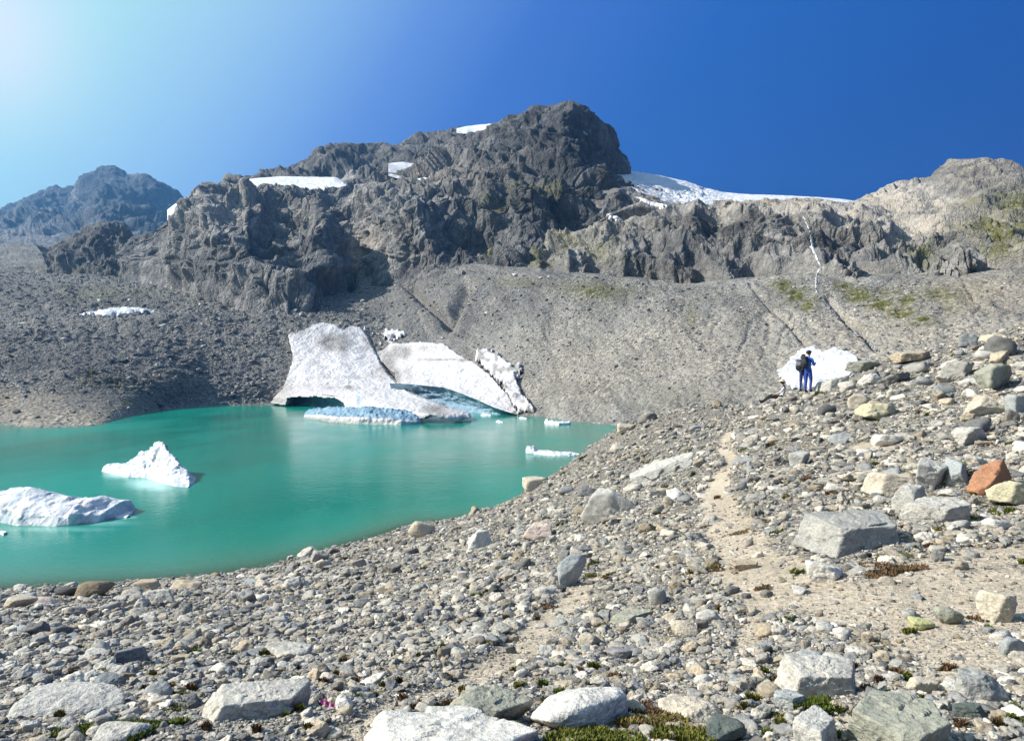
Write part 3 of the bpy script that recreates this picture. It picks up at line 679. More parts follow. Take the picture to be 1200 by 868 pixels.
berg('low ice slab with a blue top floating against the glacier front',
     [(356, 484), (360, 479), (375, 476.5), (400, 477), (420, 476), (440, 477), (460, 479), (478, 483), (487, 487), (494, 493)],
     [(356, 489), (365, 491), (390, 495), (420, 497), (450, 497.5), (470, 498), (488, 497), (494, 496)], 7.5,
     [(0, -1), (0, 0), (.02, .3), (.08, .42), (.22, .42), (.4, .5), (.62, .75), (.8, 1), (1, .9), (1, -1)], rough=.22, bs=1.4, mat='ice',
     attrs=dict(dirt=lambda V, u, t: .75*sstep(.30, .22, t)*sstep(450, 380, u), blue=lambda V, u, t: .95*sstep(.30, .36, t)))

# ------------------------------------------------------------------ waterfall and streams
def wmat():
    def f(nt, b):
        p = nt.pos(); n = nt.noise(nt.scale(p, (1, 1, .25)), 1.6, 4, .7)
        nt.link(nt.ramp(n, [(.36, (.16, .16, .165)), (.58, (.60, .61, .63))]), b.inputs['Base Color'])
        nt.link(nt.bump(n, .5, .4), b.inputs['Normal']); b.inputs['Roughness'].default_value = .35
    return material('white_water', f, .4)
M['fall'] = wmat()
M['rill'] = plain('rill_water', (.30, .31, .32), .3, .6, 2.5)
def stream(name, label, pts, lift=.35, cat='stream', kind=None, bv=BM, rag=.8):
    o = drape(name, bv, lambda X, Y: line_sd(pts, X, Y), box_of(pts, 6), M['fall' if name == 'waterfall' else 'rill'], step=.7, lift=lift, edge=1.5, skirt=.8, rag=rag, rough=.1, jump=60)
    if o: prop(o, label, cat, None, kind)
stream('waterfall', 'thin white waterfall dropping over the right cliff band', [(941, 254, .8), (945, 262, 1.1), (949, 272, 1.6), (951, 284, 2.0), (953, 296, 2.2), (958, 305, 1.5), (962, 313, 1.2), (957, 322, 1.1), (956, 332, 1.2), (957, 342, 1.0)], cat='waterfall')
stream('stream', 'white stream running down the scree below the waterfall', [(958, 344, .8), (966, 358, .9), (980, 370, .8), (994, 384, 1.1), (1008, 395, 1.3), (1030, 410, 1.0)], kind='structure', rag=1.6)
stream('stream', 'braided white stream crossing the mud of the left shore', [(2, 438, .9), (10, 446, .9), (24, 454, 1.0), (30, 462, 1.0), (26, 470, 1.0), (26, 478, .8)], kind='structure', bv=[B_bank], rag=.8)
stream('stream', 'thin pale rill in the gully left of the main mountain', [(148, 315, .8), (155, 326, 1.0), (160, 336, .8)], kind='structure', bv=[B_bank], rag=.8)

# ------------------------------------------------------------------ the moraine slope we stand on (thin-plate surface through surveyed points)
cols = {
 -150: [(868, 3.6), (790, 6), (740, 12.5), (716, 22)], 0: [(868, 3.4), (800, 5), (760, 7.5), (730, 12), (706, 20)],
 150: [(868, 3.3), (800, 4.9), (755, 7.5), (722, 12.5), (702, 20)],
 300: [(868, 3.2), (800, 4.8), (750, 7.5), (712, 13), (690, 20), (676, 29)], 400: [(868, 3.2), (800, 4.75), (750, 7.4), (706, 13), (676, 21), (654, 32)],
 480: [(868, 3.2), (800, 4.7), (750, 7.2), (700, 12.5), (655, 23), (630, 36)],
 600: [(868, 3.2), (800, 4.6), (750, 6.6), (700, 10), (660, 15.5), (620, 26), (593, 40)],
 735: [(868, 3.2), (760, 5.8), (700, 8.5), (660, 11), (620, 14.5), (580, 20.5), (540, 29.5), (512, 38), (500, 43)],
 850: [(868, 3.15), (760, 5.3), (680, 8), (620, 11.5), (570, 16.5), (520, 26), (490, 34), (476, 39)],
 945: [(868, 3.1), (780, 4.7), (700, 6.8), (620, 10), (560, 14), (500, 22), (466, 29.5), (458, 33)],
 1050: [(868, 3.1), (780, 4.6), (680, 7), (600, 10.5), (530, 15.5), (470, 23.5), (435, 30), (422, 34)],
 1200: [(868, 3.1), (740, 5.2), (640, 8), (560, 11.5), (490, 17), (430, 25), (395, 32), (380, 36)],
 1350: [(868, 3.1), (640, 8), (540, 12), (460, 18), (390, 26), (345, 33), (330, 36)]}
pts = [P(x, y, d) for x, l in cols.items() for y, d in l]
nshore = [(-150, 706), (0, 691), (150, 683), (300, 667), (400, 641), (480, 617)]
for x, y in nshore:
    d = CZ*F/(y-434); pts.append(P(x, y, d))
    for k, z in ((6, -1.6), (16, -4), (34, -7)): q = P(x, y, d); q = q*(d+k)/d; q[2] = z; pts.append(q)
for x, d0, l in [(600, 47, [(50, .0), (58, -3), (75, -7)]), (735, 43, [(49, 4.2), (56, 1.2), (62, -1), (75, -5), (95, -8)]), (850, 39, [(45, 5.8), (55, 2.6), (68, -.5), (85, -4), (110, -8)]), (945, 33, [(38, 7.5), (50, 4.5), (65, 1), (85, -3), (110, -7)]),
               (1050, 34, [(39, 9.2), (52, 6), (68, 2.5), (90, -2), (115, -6)]), (1200, 36, [(41, 11.4), (55, 8), (72, 4), (95, -1), (120, -6)]), (1350, 36, [(42, 13), (58, 9.5), (80, 4), (120, -5)])]:
    for d, z in l: pts.append(np.array([(x-600)/F*d, d, z]))
for q in [(0, 0, 8.38), (0, 1.6, 8.37), (-5, -5, 8.0), (5, -5, 8.7), (-15, 0, 6.6), (15, 0, 9.8), (-10, -15, 8.2), (12, -15, 9.4), (-30, -10, 4.5), (-30, 12, 2.0), (30, -5, 11.5), (32, 10, 12.5), (-60, 0, -2), (60, 0, 16), (0, -60, 9), (60, 60, 10), (-60, 40, -8), (-25, 60, -8), (0, 110, -8)]:
    pts.append(np.array(q, float))
TP = np.array(pts); TS = 12.0
def _u(r2): return .5*r2*np.log(r2+1e-12)
def _fit():
    X = TP[:, :2]/TS; n = len(X)
    K = _u(((X[:, None]-X[None])**2).sum(-1))+np.eye(n)*2e-4
    A = np.zeros((n+3, n+3)); A[:n, :n] = K; A[:n, n] = 1; A[:n, n+1:] = X; A[n:, :n] = A[:n, n:].T
    return np.linalg.solve(A, np.concatenate([TP[:, 2], np.zeros(3)])), X
TW, TX = _fit()
def g_base(x, y):
    x = np.asarray(x, float); y = np.asarray(y, float); sh_ = x.shape
    q = np.stack([x.ravel(), y.ravel()], -1)/TS; out = np.empty(len(q))
    for i in range(0, len(q), 40000):
        s = q[i:i+40000]
        out[i:i+40000] = _u(((s[:, None]-TX[None])**2).sum(-1))@TW[:-3]+TW[-3]+s@TW[-2:]
    return out.reshape(sh_)
def p2w(px, py, fn=g_base):
    """first meeting of a photo pixel's ray with the slope"""
    ds = 2.2*1.012**np.arange(310)
    X = P(px, py, ds); f = X[:, 2]-fn(X[:, 0], X[:, 1])
    k = np.nonzero(f < 0)[0]
    if not len(k): return None
    k = max(k[0], 1); t = f[k-1]/(f[k-1]-f[k]); d = ds[k-1]+t*(ds[k]-ds[k-1])
    return P(px, py, d)
def p2w_near(px, py):
    for k in range(40):
        q = p2w(px, py+1.5*k, ground)
        if q is not None:
            if k: print('moved down', px, py, 1.5*k)
            return q
PATHS = [[(854, 505, 6), (846, 522, 9), (858, 542, 9), (841, 562, 16), (838, 586, 26), (850, 612, 36), (872, 642, 44), (915, 675, 80), (980, 695, 115), (1060, 705, 130), (1150, 690, 130), (1260, 690, 140)],
         [(1260, 650, 70), (1180, 650, 60), (1120, 655, 50), (1040, 672, 35)], [(1200, 720, 90), (1100, 730, 90), (1000, 715, 70)], [(905, 680, 40), (880, 730, 22), (870, 760, 15)],
         [(730, 660, 18), (680, 690, 26), (640, 725, 36), (600, 770, 45), (540, 800, 34), (480, 815, 24), (420, 850, 40), (380, 880, 50)], [(1060, 740, 60), (1130, 760, 60), (1080, 800, 25)], [(1005, 520, 16), (1060, 525, 20)]]
SEG = []
for pl in PATHS:
    w = []
    for x, y, r in pl:
        q = p2w(x, y); w.append((q[0], q[1], r*q[1]/F*1.0))
    SEG += list(zip(w[:-1], w[1:]))
def path_mask(x, y):
    m = np.full(np.shape(x), -9.)
    for a, b in SEG:
        vx, vy = b[0]-a[0], b[1]-a[1]
        t = np.clip(((x-a[0])*vx+(y-a[1])*vy)/(vx*vx+vy*vy+1e-9), 0, 1)
        r = a[2]+t*(b[2]-a[2])
        m = np.maximum(m, 1-np.hypot(x-a[0]-t*vx, y-a[1]-t*vy)/r)
    x3 = np.stack([x, y, 0*x], -1)
    return sstep(-.1, .5, m+.6*fbm(x3*1.1, 3)-.02)
def ground(x, y, pm=None):
    x = np.asarray(x, float); y = np.asarray(y, float)
    pm = path_mask(x, y) if pm is None else pm
    x3 = np.stack([x, y, 0*x], -1)
    r = np.hypot(x, y)
    a = np.clip(r/14, .25, 1.6)
    return g_base(x, y)+a*(.16*fbm(x3/2.2, 3))*(1-.5*pm)+.05*fbm(x3/.45, 3)*(1-.5*pm)-.03*pm

rr = .35*1.0125**np.arange(480)
az = np.concatenate([np.linspace(-46, 46, 760), np.linspace(46, 314, 90)[1:-1]])*math.pi/180
RRg, AZ = np.meshgrid(rr, az, indexing='ij')
gx, gy = RRg*np.sin(AZ), RRg*np.cos(AZ)
gpm = path_mask(gx, gy); gz = ground(gx, gy, gpm)
GV = np.stack([gx, gy, gz], -1)
def moraine_build(nt, b):
    p = nt.pos(); n = nt.noise(p, .9, 6, .65); n2 = nt.noise(p, 14, 5, .75); n3 = nt.noise(p, 60, 3, .7)
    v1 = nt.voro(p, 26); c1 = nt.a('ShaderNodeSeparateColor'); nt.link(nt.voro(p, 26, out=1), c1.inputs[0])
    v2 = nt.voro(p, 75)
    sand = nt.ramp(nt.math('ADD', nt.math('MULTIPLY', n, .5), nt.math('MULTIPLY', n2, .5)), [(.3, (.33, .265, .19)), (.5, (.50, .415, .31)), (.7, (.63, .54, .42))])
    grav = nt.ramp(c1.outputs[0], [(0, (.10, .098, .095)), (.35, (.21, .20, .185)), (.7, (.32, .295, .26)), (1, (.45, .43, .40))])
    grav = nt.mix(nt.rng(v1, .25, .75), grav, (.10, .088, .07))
    f = nt.math('ADD', nt.attr('path'), nt.rng(n2, .45, .62, -.3, .35), clamp=True)
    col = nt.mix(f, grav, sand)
    wt = nt.attr('wet')
    col = nt.mix(wt, col, nt.mix(.55, col, (.10, .085, .06)))
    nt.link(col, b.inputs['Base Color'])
    h = nt.math('ADD', nt.math('MULTIPLY', nt.math('MULTIPLY', v1, -1.0), nt.math('SUBTRACT', 1.0, nt.math('MULTIPLY', f, .75))), nt.math('MULTIPLY', n2, .7))
    h = nt.math('ADD', nt.math('ADD', h, nt.math('MULTIPLY', v2, -.3)), nt.math('MULTIPLY', n3, .25))
    nt.link(nt.bump(h, .8, .03), b.inputs['Normal']); b.inputs['Roughness'].default_value = .95
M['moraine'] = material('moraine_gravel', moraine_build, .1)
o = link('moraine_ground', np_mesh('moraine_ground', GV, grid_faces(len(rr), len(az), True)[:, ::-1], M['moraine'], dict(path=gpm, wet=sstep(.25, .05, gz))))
prop(o, 'sandy and stony moraine slope falling to the lake', 'ground', kind='structure')
me = np_mesh('valley_floor', np.array([[-6000, -6000, -22], [6000, -6000, -22], [6000, 9000, -22], [-6000, 9000, -22]], float), np.array([[0, 1, 2, 3]]), M['scree'], smooth=False)
prop(link('valley_floor', me), 'deep valley floor under the lake', 'ground', kind='structure')

# ------------------------------------------------------------------ lake
lx = np.concatenate([np.linspace(-330, -70, 60), np.linspace(-70, 30, 300)[1:], np.linspace(30, 70, 20)[1:]])
ly = np.concatenate([np.linspace(18, 60, 170), np.linspace(60, 240, 200)[1:]])
LX, LY = np.meshgrid(lx, ly)
dep = np.clip(-g_base(LX, LY), 0, 9)
ice = np.zeros_like(dep)
U_ = 600+LX/LY*F; V_ = 434+CZ*F/LY
for (x, y, rx, ry, s) in [(176, 567, 24, 6, .85), (140, 557, 14, 3, .7), (185, 571, 16, 4, .6), (120, 612, 34, 4, .35), (148, 606, 10, 2, .6), (60, 620, 60, 3, .3)]:
    ice = np.maximum(ice, s*np.exp(-(((U_-x)/rx)**2+((V_-y)/ry)**2)**1.5))
def water_build(nt, b):
    p = nt.pos()
    n = nt.noise(nt.scale(p, (1, .45, 1)), .06, 3)
    deep = nt.ramp(n, [(.35, (.0, .165, .120)), (.65, (.0, .225, .168))])
    sh_ = nt.attr('shallow')
    col = nt.mix(sh_, deep, (.15, .20, .13))
    col = nt.mix(nt.math('MULTIPLY', nt.attr('ice'), nt.rng(nt.noise(p, .9, 5, .7), .3, .6, .55, 1.0)), col, (.40, .74, .68))
    nt.link(col, b.inputs['Base Color'])
    b.inputs['IOR'].default_value = 1.33; b.inputs['Specular IOR Level'].default_value = .2
    wv = nt.noise(nt.scale(p, (1, .6, 1)), 2.2, 4, .6); w2 = nt.noise(p, .35, 3)
    nt.link(nt.rng(n, .35, .65, .10, .22), b.inputs['Roughness'])
    nt.link(nt.bump(nt.math('ADD', wv, w2), .12, .18), b.inputs['Normal'])
    out = nt.n['Material Output']
    tr = nt.a('ShaderNodeBsdfTransparent'); tr.inputs[0].default_value = (.72, .92, .85, 1)
    mx = nt.a('ShaderNodeMixShader'); nt.link(nt.attr('clear'), mx.inputs[0]); nt.link(b.outputs[0], mx.inputs[1]); nt.link(tr.outputs[0], mx.inputs[2])
    nt.link(mx.outputs[0], out.inputs['Surface'])
M['water'] = material('glacial_water', water_build, .5)
WV = np.stack([LX, LY, 0*LX], -1)
o = link('lake_water', np_mesh('lake_water', WV, grid_faces(*LX.shape), M['water'], dict(shallow=np.exp(-dep/.9)*.8, clear=.75*np.exp(-dep/.4), ice=ice)))
prop(o, 'opaque turquoise glacial lake', 'lake', kind='structure')

# ------------------------------------------------------------------ stones
import bmesh
def ico(sub):
    bm = bmesh.new(); bmesh.ops.create_icosphere(bm, subdivisions=sub, radius=1)
    v = np.array([x.co[:] for x in bm.verts]); f = np.array([[q.index for q in x.verts] for x in bm.faces]); bm.free()
    return v/np.linalg.norm(v, axis=1)[:, None], f
ICO = {k: ico(k) for k in (2, 3, 4, 5, 6)}

def stone_mesh(seed, kind='angular', sub=4, dims=(1, .8, .55), name='boulder', rough=1.0):
    """a jointed stone: the star-shaped meeting of random cleavage planes, worn at the edges; longest side = dims[0]"""
    r = np.random.default_rng(seed); D, Fc = ICO[sub]
    n = {'round': 15, 'angular': 10, 'slab': 9, 'fin': 8, 'block': 7, 'hewn': 7}[kind]
    pw = {'round': 9, 'angular': 48, 'slab': 48, 'fin': 34, 'block': 40, 'hewn': 70}[kind]
    N = r.normal(size=(n, 3)); N /= np.linalg.norm(N, axis=1)[:, None]; h = r.uniform(.62, 1.0, n)
    if kind == 'hewn':
        N = np.array([(-1, -.25, .28), (.25, -1, .10), (1, -.30, .06), (-.2, 1, .1), (.06, -.10, 1), (0, 0, -1), (.75, -.75, .25)]); N += r.normal(size=N.shape)*.05
        N /= np.linalg.norm(N, axis=1)[:, None]; h = np.array([.85, .62, .85, .7, .42, .5, 1.02])
    elif kind in ('slab', 'block'):
        a = r.uniform(0, 2*np.pi); sidez = []
        for k in range(4 if kind == 'block' else 5):
            aa = a+k*2*np.pi/(4 if kind == 'block' else 5)+r.normal()*.16; sidez.append((math.cos(aa), math.sin(aa), r.normal()*.22))
        top = [(r.normal()*.12, r.normal()*.12, 1), (r.normal()*.1, r.normal()*.1, -1)]
        N = np.concatenate([np.array(sidez+top), N[:3]]); N /= np.linalg.norm(N, axis=1)[:, None]
        h = np.concatenate([r.uniform(.7, .95, len(sidez)), [.72, .8], r.uniform(.9, 1.1, 3)])
    else:
        N = np.concatenate([N, np.eye(3), -np.eye(3)]); h = np.concatenate([h, np.full(6, .95)])
    q = np.maximum(D@N.T/h, 0)
    rad = 1/np.power(np.power(q, pw).sum(1)+1e-9, 1/pw)
    V = D*np.clip(rad, .3, 1.35)[:, None]
    V = V/(V.max(0)-V.min(0))                       # unit box
    sd = r.uniform(0, 90, 3)
    nn = D*1.0
    V = V*np.array(dims)
    q2 = V/dims[0]*np.array([1, 1, 1.5])
    d = rough*(.035*fbm(q2*3+sd, 4)+.045*blocky(q2*4.5+sd)*(.35 if kind == 'round' else 1)+.018*blocky(q2*11+sd)+.014*fbm(q2*14+sd, 3))
    V = V+nn*(d*dims[0])[:, None]
    V[:, 2] -= V[:, 2].min()
    return np_mesh(name, V, Fc, M['stone'])

def stone_build(nt, b):
    oi = nt.a('ShaderNodeObjectInfo'); p = nt.pos()
    pal = nt.ramp(oi.outputs['Random'], [(0, (.23, .225, .22)), (.10, (.33, .32, .305)), (.20, (.42, .405, .38)), (.32, (.28, .285, .295)), (.42, (.36, .335, .30)), (.52, (.47, .45, .42)), (.60, (.20, .205, .215)), (.66, (.36, .33, .285)), (.74, (.345, .345, .335)), (.82, (.54, .52, .49)), (.88, (.30, .27, .225)), (.93, (.38, .36, .33)), (.97, (.12, .125, .13))], 'CONSTANT')
    gm = nt.a('ShaderNodeGamma'); nt.link(pal, gm.inputs[0]); gm.inputs[1].default_value = 1.35
    pal = nt.mix(1.0, gm.outputs[0], (1.42, 1.42, 1.42), 'MULTIPLY')
    base = nt.mix(1.0, nt.mix(oi.outputs['Alpha'], oi.outputs['Color'], pal), (.96, .915, .835), 'MULTIPLY')
    s = nt.a('ShaderNodeTexCoord'); g = s.outputs['Generated']
    n1 = nt.noise(p, 5, 6, .65); n2 = nt.noise(p, 40, 4, .7); n3 = nt.noise(nt.scale(p, (1, 1, 3)), 9, 4, .6, .8)
    col = nt.mix(1.0, base, nt.ramp(n1, [(.28, (.70, .70, .71)), (.52, (1, 1, 1)), (.75, (1.22, 1.19, 1.14))]), 'MULTIPLY')
    col = nt.mix(1.0, col, nt.ramp(n2, [(.3, (.68, .68, .69)), (.5, (1, 1, 1)), (.72, (1.25, 1.25, 1.25))]), 'MULTIPLY')
    col = nt.mix(nt.math('MULTIPLY', nt.rng(n3, .56, .70), .45), col, (.17, .16, .145))
    lich = nt.math('MULTIPLY', nt.rng(nt.noise(p, 11, 5, .72), .60, .66), .45)
    col = nt.mix(lich, col, (.10, .105, .085))
    nt.link(col, b.inputs['Base Color'])
    nt.link(nt.bump(nt.math('ADD', nt.math('MULTIPLY', n1, .8), nt.math('ADD', nt.math('MULTIPLY', n3, .5), nt.math('MULTIPLY', n2, .35))), .7, .035), b.inputs['Normal'])
    b.inputs['Roughness'].default_value = .9
M['stone'] = material('moraine_stone', stone_build, .2)

C = dict(grey=(.34, .345, .34), lgrey=(.46, .46, .45), pale=(.47, .46, .44), white=(.60, .595, .58), cream=(.49, .45, .38), tan=(.44, .375, .29), beige=(.50, .455, .39), dark=(.105, .11, .115), slate=(.19, .21, .235), green=(.10, .125, .12), gg=(.30, .31, .27),
         orange=(.37, .19, .115), yellow=(.50, .47, .34), sulph=(.50, .51, .27), brown=(.22, .18, .135), pink=(.52, .44, .41), bgrey=(.33, .36, .385), purple=(.25, .245, .27))
TAKEN = []
# px, bottom py, width, height (photo px), colour, kind, seed, yaw deg, tilt (rx, ry) deg, depth ratio, label
HERO = [
 (1018, 644, 124, 52, 'grey', 'hewn', 11, 4, (3, -2), .7, 'big grey block with a flat top beside the sandy path'),
 (1110, 613, 78, 34, 'pale', 'slab', 12, 0, (6, 4), .6, 'pale wedge-shaped slab right behind the big grey block'),
 (1078, 600, 44, 34, 'lgrey', 'angular', 13, 30, (0, 0), .7, 'light grey stone wedged between the big grey block and the pale slab'),
 (1156, 578, 38, 50, 'orange', 'fin', 14, 20, (0, 38), .55, 'rust orange stone standing tilted on the right slope'),
 (1188, 592, 48, 30, 'yellow', 'angular', 15, 10, (0, 0), .8, 'pale yellow boulder right of the rust orange stone'),
 (1052, 578, 66, 28, 'beige', 'slab', 16, -10, (5, 0), .7, 'beige slab above the big grey block'),
 (1094, 574, 50, 36, 'lgrey', 'block', 17, 25, (10, 0), .7, 'light grey block with a sharp edge beside the beige slab'),
 (1128, 566, 34, 32, 'bgrey', 'angular', 18, 60, (0, -25), .7, 'bluish grey stone leaning behind the rust orange stone'),
 (968, 681, 46, 28, 'white', 'slab', 19, 8, (10, 6), .7, 'flat white stone lying alone on the sandy path'),
 (678, 858, 124, 66, 'white', 'round', 20, 5, (0, 4), .7, 'big bright white boulder at the bottom of the photo'),
 (815, 845, 76, 36, 'beige', 'round', 21, -12, (0, 6), .75, 'rounded beige boulder right of the big bright white boulder'),
 (849, 872, 46, 34, 'green', 'angular', 22, 20, (0, 0), .8, 'dark blue-green stone at the lower edge of the photo'),
 (970, 818, 98, 54, 'pale', 'hewn', 23, -14, (-2, 4), .65, 'pale speckled granite block beside the sandy ground'),
 (1088, 890, 120, 96, 'gg', 'slab', 24, 60, (-6, -8), 1.1, 'grey-green flat rock set in the sand at the bottom edge'),
 (968, 876, 62, 46, 'lgrey', 'hewn', 25, 30, (0, -8), .8, 'grey block with a dark right side below the pale granite block'),
 (1156, 824, 56, 42, 'grey', 'angular', 26, 15, (0, 0), .7, 'grey faceted stone near the lower right corner'),
 (1142, 840, 40, 19, 'green', 'slab', 27, -8, (0, 0), .6, 'flat dark green stone below the grey faceted stone'),
 (1180, 729, 46, 38, 'cream', 'angular', 281, 40, (0, 12), .8, 'cream cube-like stone at the right edge of the sandy ground'),
 (1116, 732, 28, 22, 'gg', 'angular', 29, 0, (0, 0), .7, 'small grey-green stone next to the yellow-green stone'),
 (1082, 738, 30, 17, 'sulph', 'angular', 30, 10, (0, 6), .7, 'small yellow-green stone lying on the sand'),
 (1190, 768, 28, 26, 'bgrey', 'angular', 31, 10, (0, 0), .8, 'bluish grey stone at the right edge under the cream stone'),
 (286, 845, 128, 60, 'pale', 'hewn', 32, 10, (-6, 2), .7, 'large pale boulder with a dark undercut front at the lower left'),
 (66, 840, 118, 44, 'lgrey', 'round', 33, 3, (4, 3), .7, 'long striped pale boulder at the lower left'),
 (130, 876, 62, 34, 'pale', 'round', 34, 0, (0, 0), .8, 'rounded pale boulder half sunk in green moss'),
 (574, 848, 108, 50, 'gg', 'block', 35, 8, (10, 0), .6, 'grey-green lichen covered block left of the big bright white boulder'),
 (512, 905, 230, 44, 'white', 'slab', 36, 4, (-4, 2), .6, 'broad white bedrock slab cut by the bottom edge'),
 (120, 806, 36, 20, 'slate', 'angular', 37, 0, (0, 0), .8, 'blue-grey stone behind the long striped pale boulder'),
 (147, 779, 38, 26, 'slate', 'block', 38, 30, (0, 0), .8, 'dark slate block on the lower left rubble'),
 (336, 773, 58, 22, 'pale', 'slab', 39, -4, (0, 3), .7, 'pale flat slab in the middle of the left rubble'),
 (702, 611, 46, 44, 'lgrey', 'fin', 405, -20, (0, 30), .5, 'pointed grey-green fin of rock leaning on the middle slope'),
 (783, 556, 74, 18, 'lgrey', 'block', 41, -10, (4, -22), .35, 'long grey beam-shaped stone lying across the middle slope'),
 (661, 686, 30, 42, 'bgrey', 'angular', 42, 20, (0, 20), .7, 'swirled blue-grey stone on the sand in the middle'),
 (630, 633, 34, 20, 'pink', 'angular', 43, 0, (0, 0), .7, 'pinkish white stone left of the pointed grey fin'),
 (562, 643, 32, 24, 'white', 'angular', 44, 20, (0, 0), .7, 'white stone on the slope above the lake'),
 (492, 630, 32, 22, 'beige', 'round', 45, 0, (0, 0), .8, 'beige boulder at the lake edge on the middle shore'),
 (104, 699, 42, 24, 'brown', 'round', 46, 0, (0, 0), .8, 'dark brown boulder at the waterline with grass at its foot'),
 (70, 698, 28, 15, 'dark', 'round', 47, 0, (0, 0), .8, 'small dark boulder at the waterline left of the brown boulder'),
 (170, 692, 30, 16, 'tan', 'angular', 48, 0, (0, 0), .8, 'tan pointed boulder on the shore under the left icebergs'),
 (184, 708, 42, 24, 'lgrey', 'slab', 49, -25, (0, -14), .6, 'grey slanted slab on the left shore'),
 (150, 702, 24, 14, 'beige', 'round', 50, 0, (0, 0), .8, 'small beige boulder on the left shore beside the slanted slab'),
 (12, 712, 34, 18, 'beige', 'round', 51, 0, (0, 0), .8, 'beige rounded boulder on the shore at the left edge'),
 (40, 712, 34, 16, 'pink', 'round', 52, 0, (0, 0), .8, 'pinkish flat boulder on the shore near the left edge'),
 (1172, 456, 50, 28, 'gg', 'angular', 531, 20, (0, 6), .8, 'large grey-green block with a black right side on the upper right slope'),
 (1160, 486, 42, 22, 'cream', 'angular', 54, 10, (0, -8), .7, 'cream coloured boulder below the large grey-green block'),
 (1034, 489, 50, 18, 'yellow', 'slab', 55, 18, (6, 8), .7, 'yellowish flat-topped boulder with a dark front below the hikers'),
 (972, 487, 19, 14, 'dark', 'round', 56, 0, (0, 0), .8, 'black rounded stone on the slope below the hikers'),
 (1044, 522, 30, 15, 'white', 'angular', 57, 0, (0, 0), .7, 'white stone in the gravel of the right slope'),
 (1018, 434, 46, 14, 'gg', 'slab', 58, 6, (0, 4), .7, 'flat grey slab on the skyline right of the snowbank'),
 (1075, 424, 46, 11, 'tan', 'slab', 59, 0, (0, -4), .7, 'tan slab on the skyline crest'),
 (984, 455, 44, 14, 'lgrey', 'slab', 60, -30, (0, -18), .6, 'light grey slab beside the standing hikers'),
 (692, 757, 26, 18, 'cream', 'angular', 61, 0, (0, 0), .7, 'small cream stone on the middle rubble'),
 (772, 709, 24, 22, 'lgrey', 'round', 62, 0, (0, 0), .8, 'light grey egg-shaped stone in the middle rubble'),
 (834, 730, 28, 18, 'lgrey', 'round', 63, 15, (0, 0), .8, 'light grey stone on the gravel left of the path'),
 (803, 746, 32, 22, 'beige', 'round', 64, 0, (0, 0), .8, 'beige rounded stone in the gravel left of the path'),
 (726, 771, 32, 18, 'purple', 'round', 65, 0, (0, 0), .8, 'purple-grey stone in the middle rubble'),
 (742, 730, 54, 18, 'gg', 'slab', 66, -12, (0, -10), .6, 'long grey-green slab in the middle rubble'),
 (940, 546, 26, 18, 'lgrey', 'block', 67, 20, (0, 0), .8, 'small light grey block on the upper slope left of the gravel'),
 (876, 667, 36, 12, 'tan', 'slab', 68, 6, (0, 0), .7, 'thin tan slab lying flat on the path'),
 (626, 570, 30, 16, 'beige', 'block', 69, 0, (0, 0), .8, 'beige block on the edge of the slope above the water'),
 (735, 506, 22, 10, 'cream', 'slab', 70, 0, (0, 0), .8, 'cream slab on the crest where the lake ends'),
 (1010, 478, 26, 16, 'beige', 'angular', 71, 0, (0, 0), .8, 'beige angular stone left of the yellowish boulder'),
 (931, 830, 40, 22, 'bgrey', 'slab', 72, 0, (0, 0), .7, 'bluish slab left of the pale granite block'),
 (1197, 484, 26, 22, 'bgrey', 'block', 73, 0, (0, 0), .8, 'blue-grey block at the right edge of the slope'),
 (1140, 520, 34, 20, 'pale', 'angular', 74, 30, (0, 0), .8, 'pale stone on the right slope above the rust orange stone'),
 (1086, 812, 34, 22, 'cream', 'round', 75, 0, (0, 0), .8, 'cream pebble-shaped stone above the flat grey-green rock'),
]
for (px, py, w, h, c, kind, sd, yaw, tilt, dr, label) in HERO:
    q = p2w_near(px, py)
    d = q[1]; W = w*d/F; a = math.atan((py-434)/F)
    tz = abs(math.sin(R(tilt[1]))); Dp = W*dr
    H = max((h*d/F-Dp*math.sin(max(a, 0))*.75)/math.cos(a), (.13 if w > 90 else .22)*W)
    L = W/max(.75, math.cos(R(tilt[1])))
    sub = 6 if w > 70 else (5 if w > 30 else 4)
    me = stone_mesh(sd, kind, sub, (1, dr*(.92 if abs(yaw) > 15 else 1), H*1.22/L), rough=.5)
    o = link('boulder', me); o.scale = (L, L, L)
    cx, cy = q[0], q[1]+Dp*.42
    zz = min(float(ground(np.array([cx]), np.array([cy]))[0]), q[2]+.25*H)
    o.location = (cx, cy, zz-.22*H-.15*W*tz)
    o.rotation_euler = (R(tilt[0]), R(tilt[1]), R(yaw))
    o.color = C[c]+(0.0,)
    prop(o, label, 'boulder'); TAKEN.append((cx, cy, .5*W))

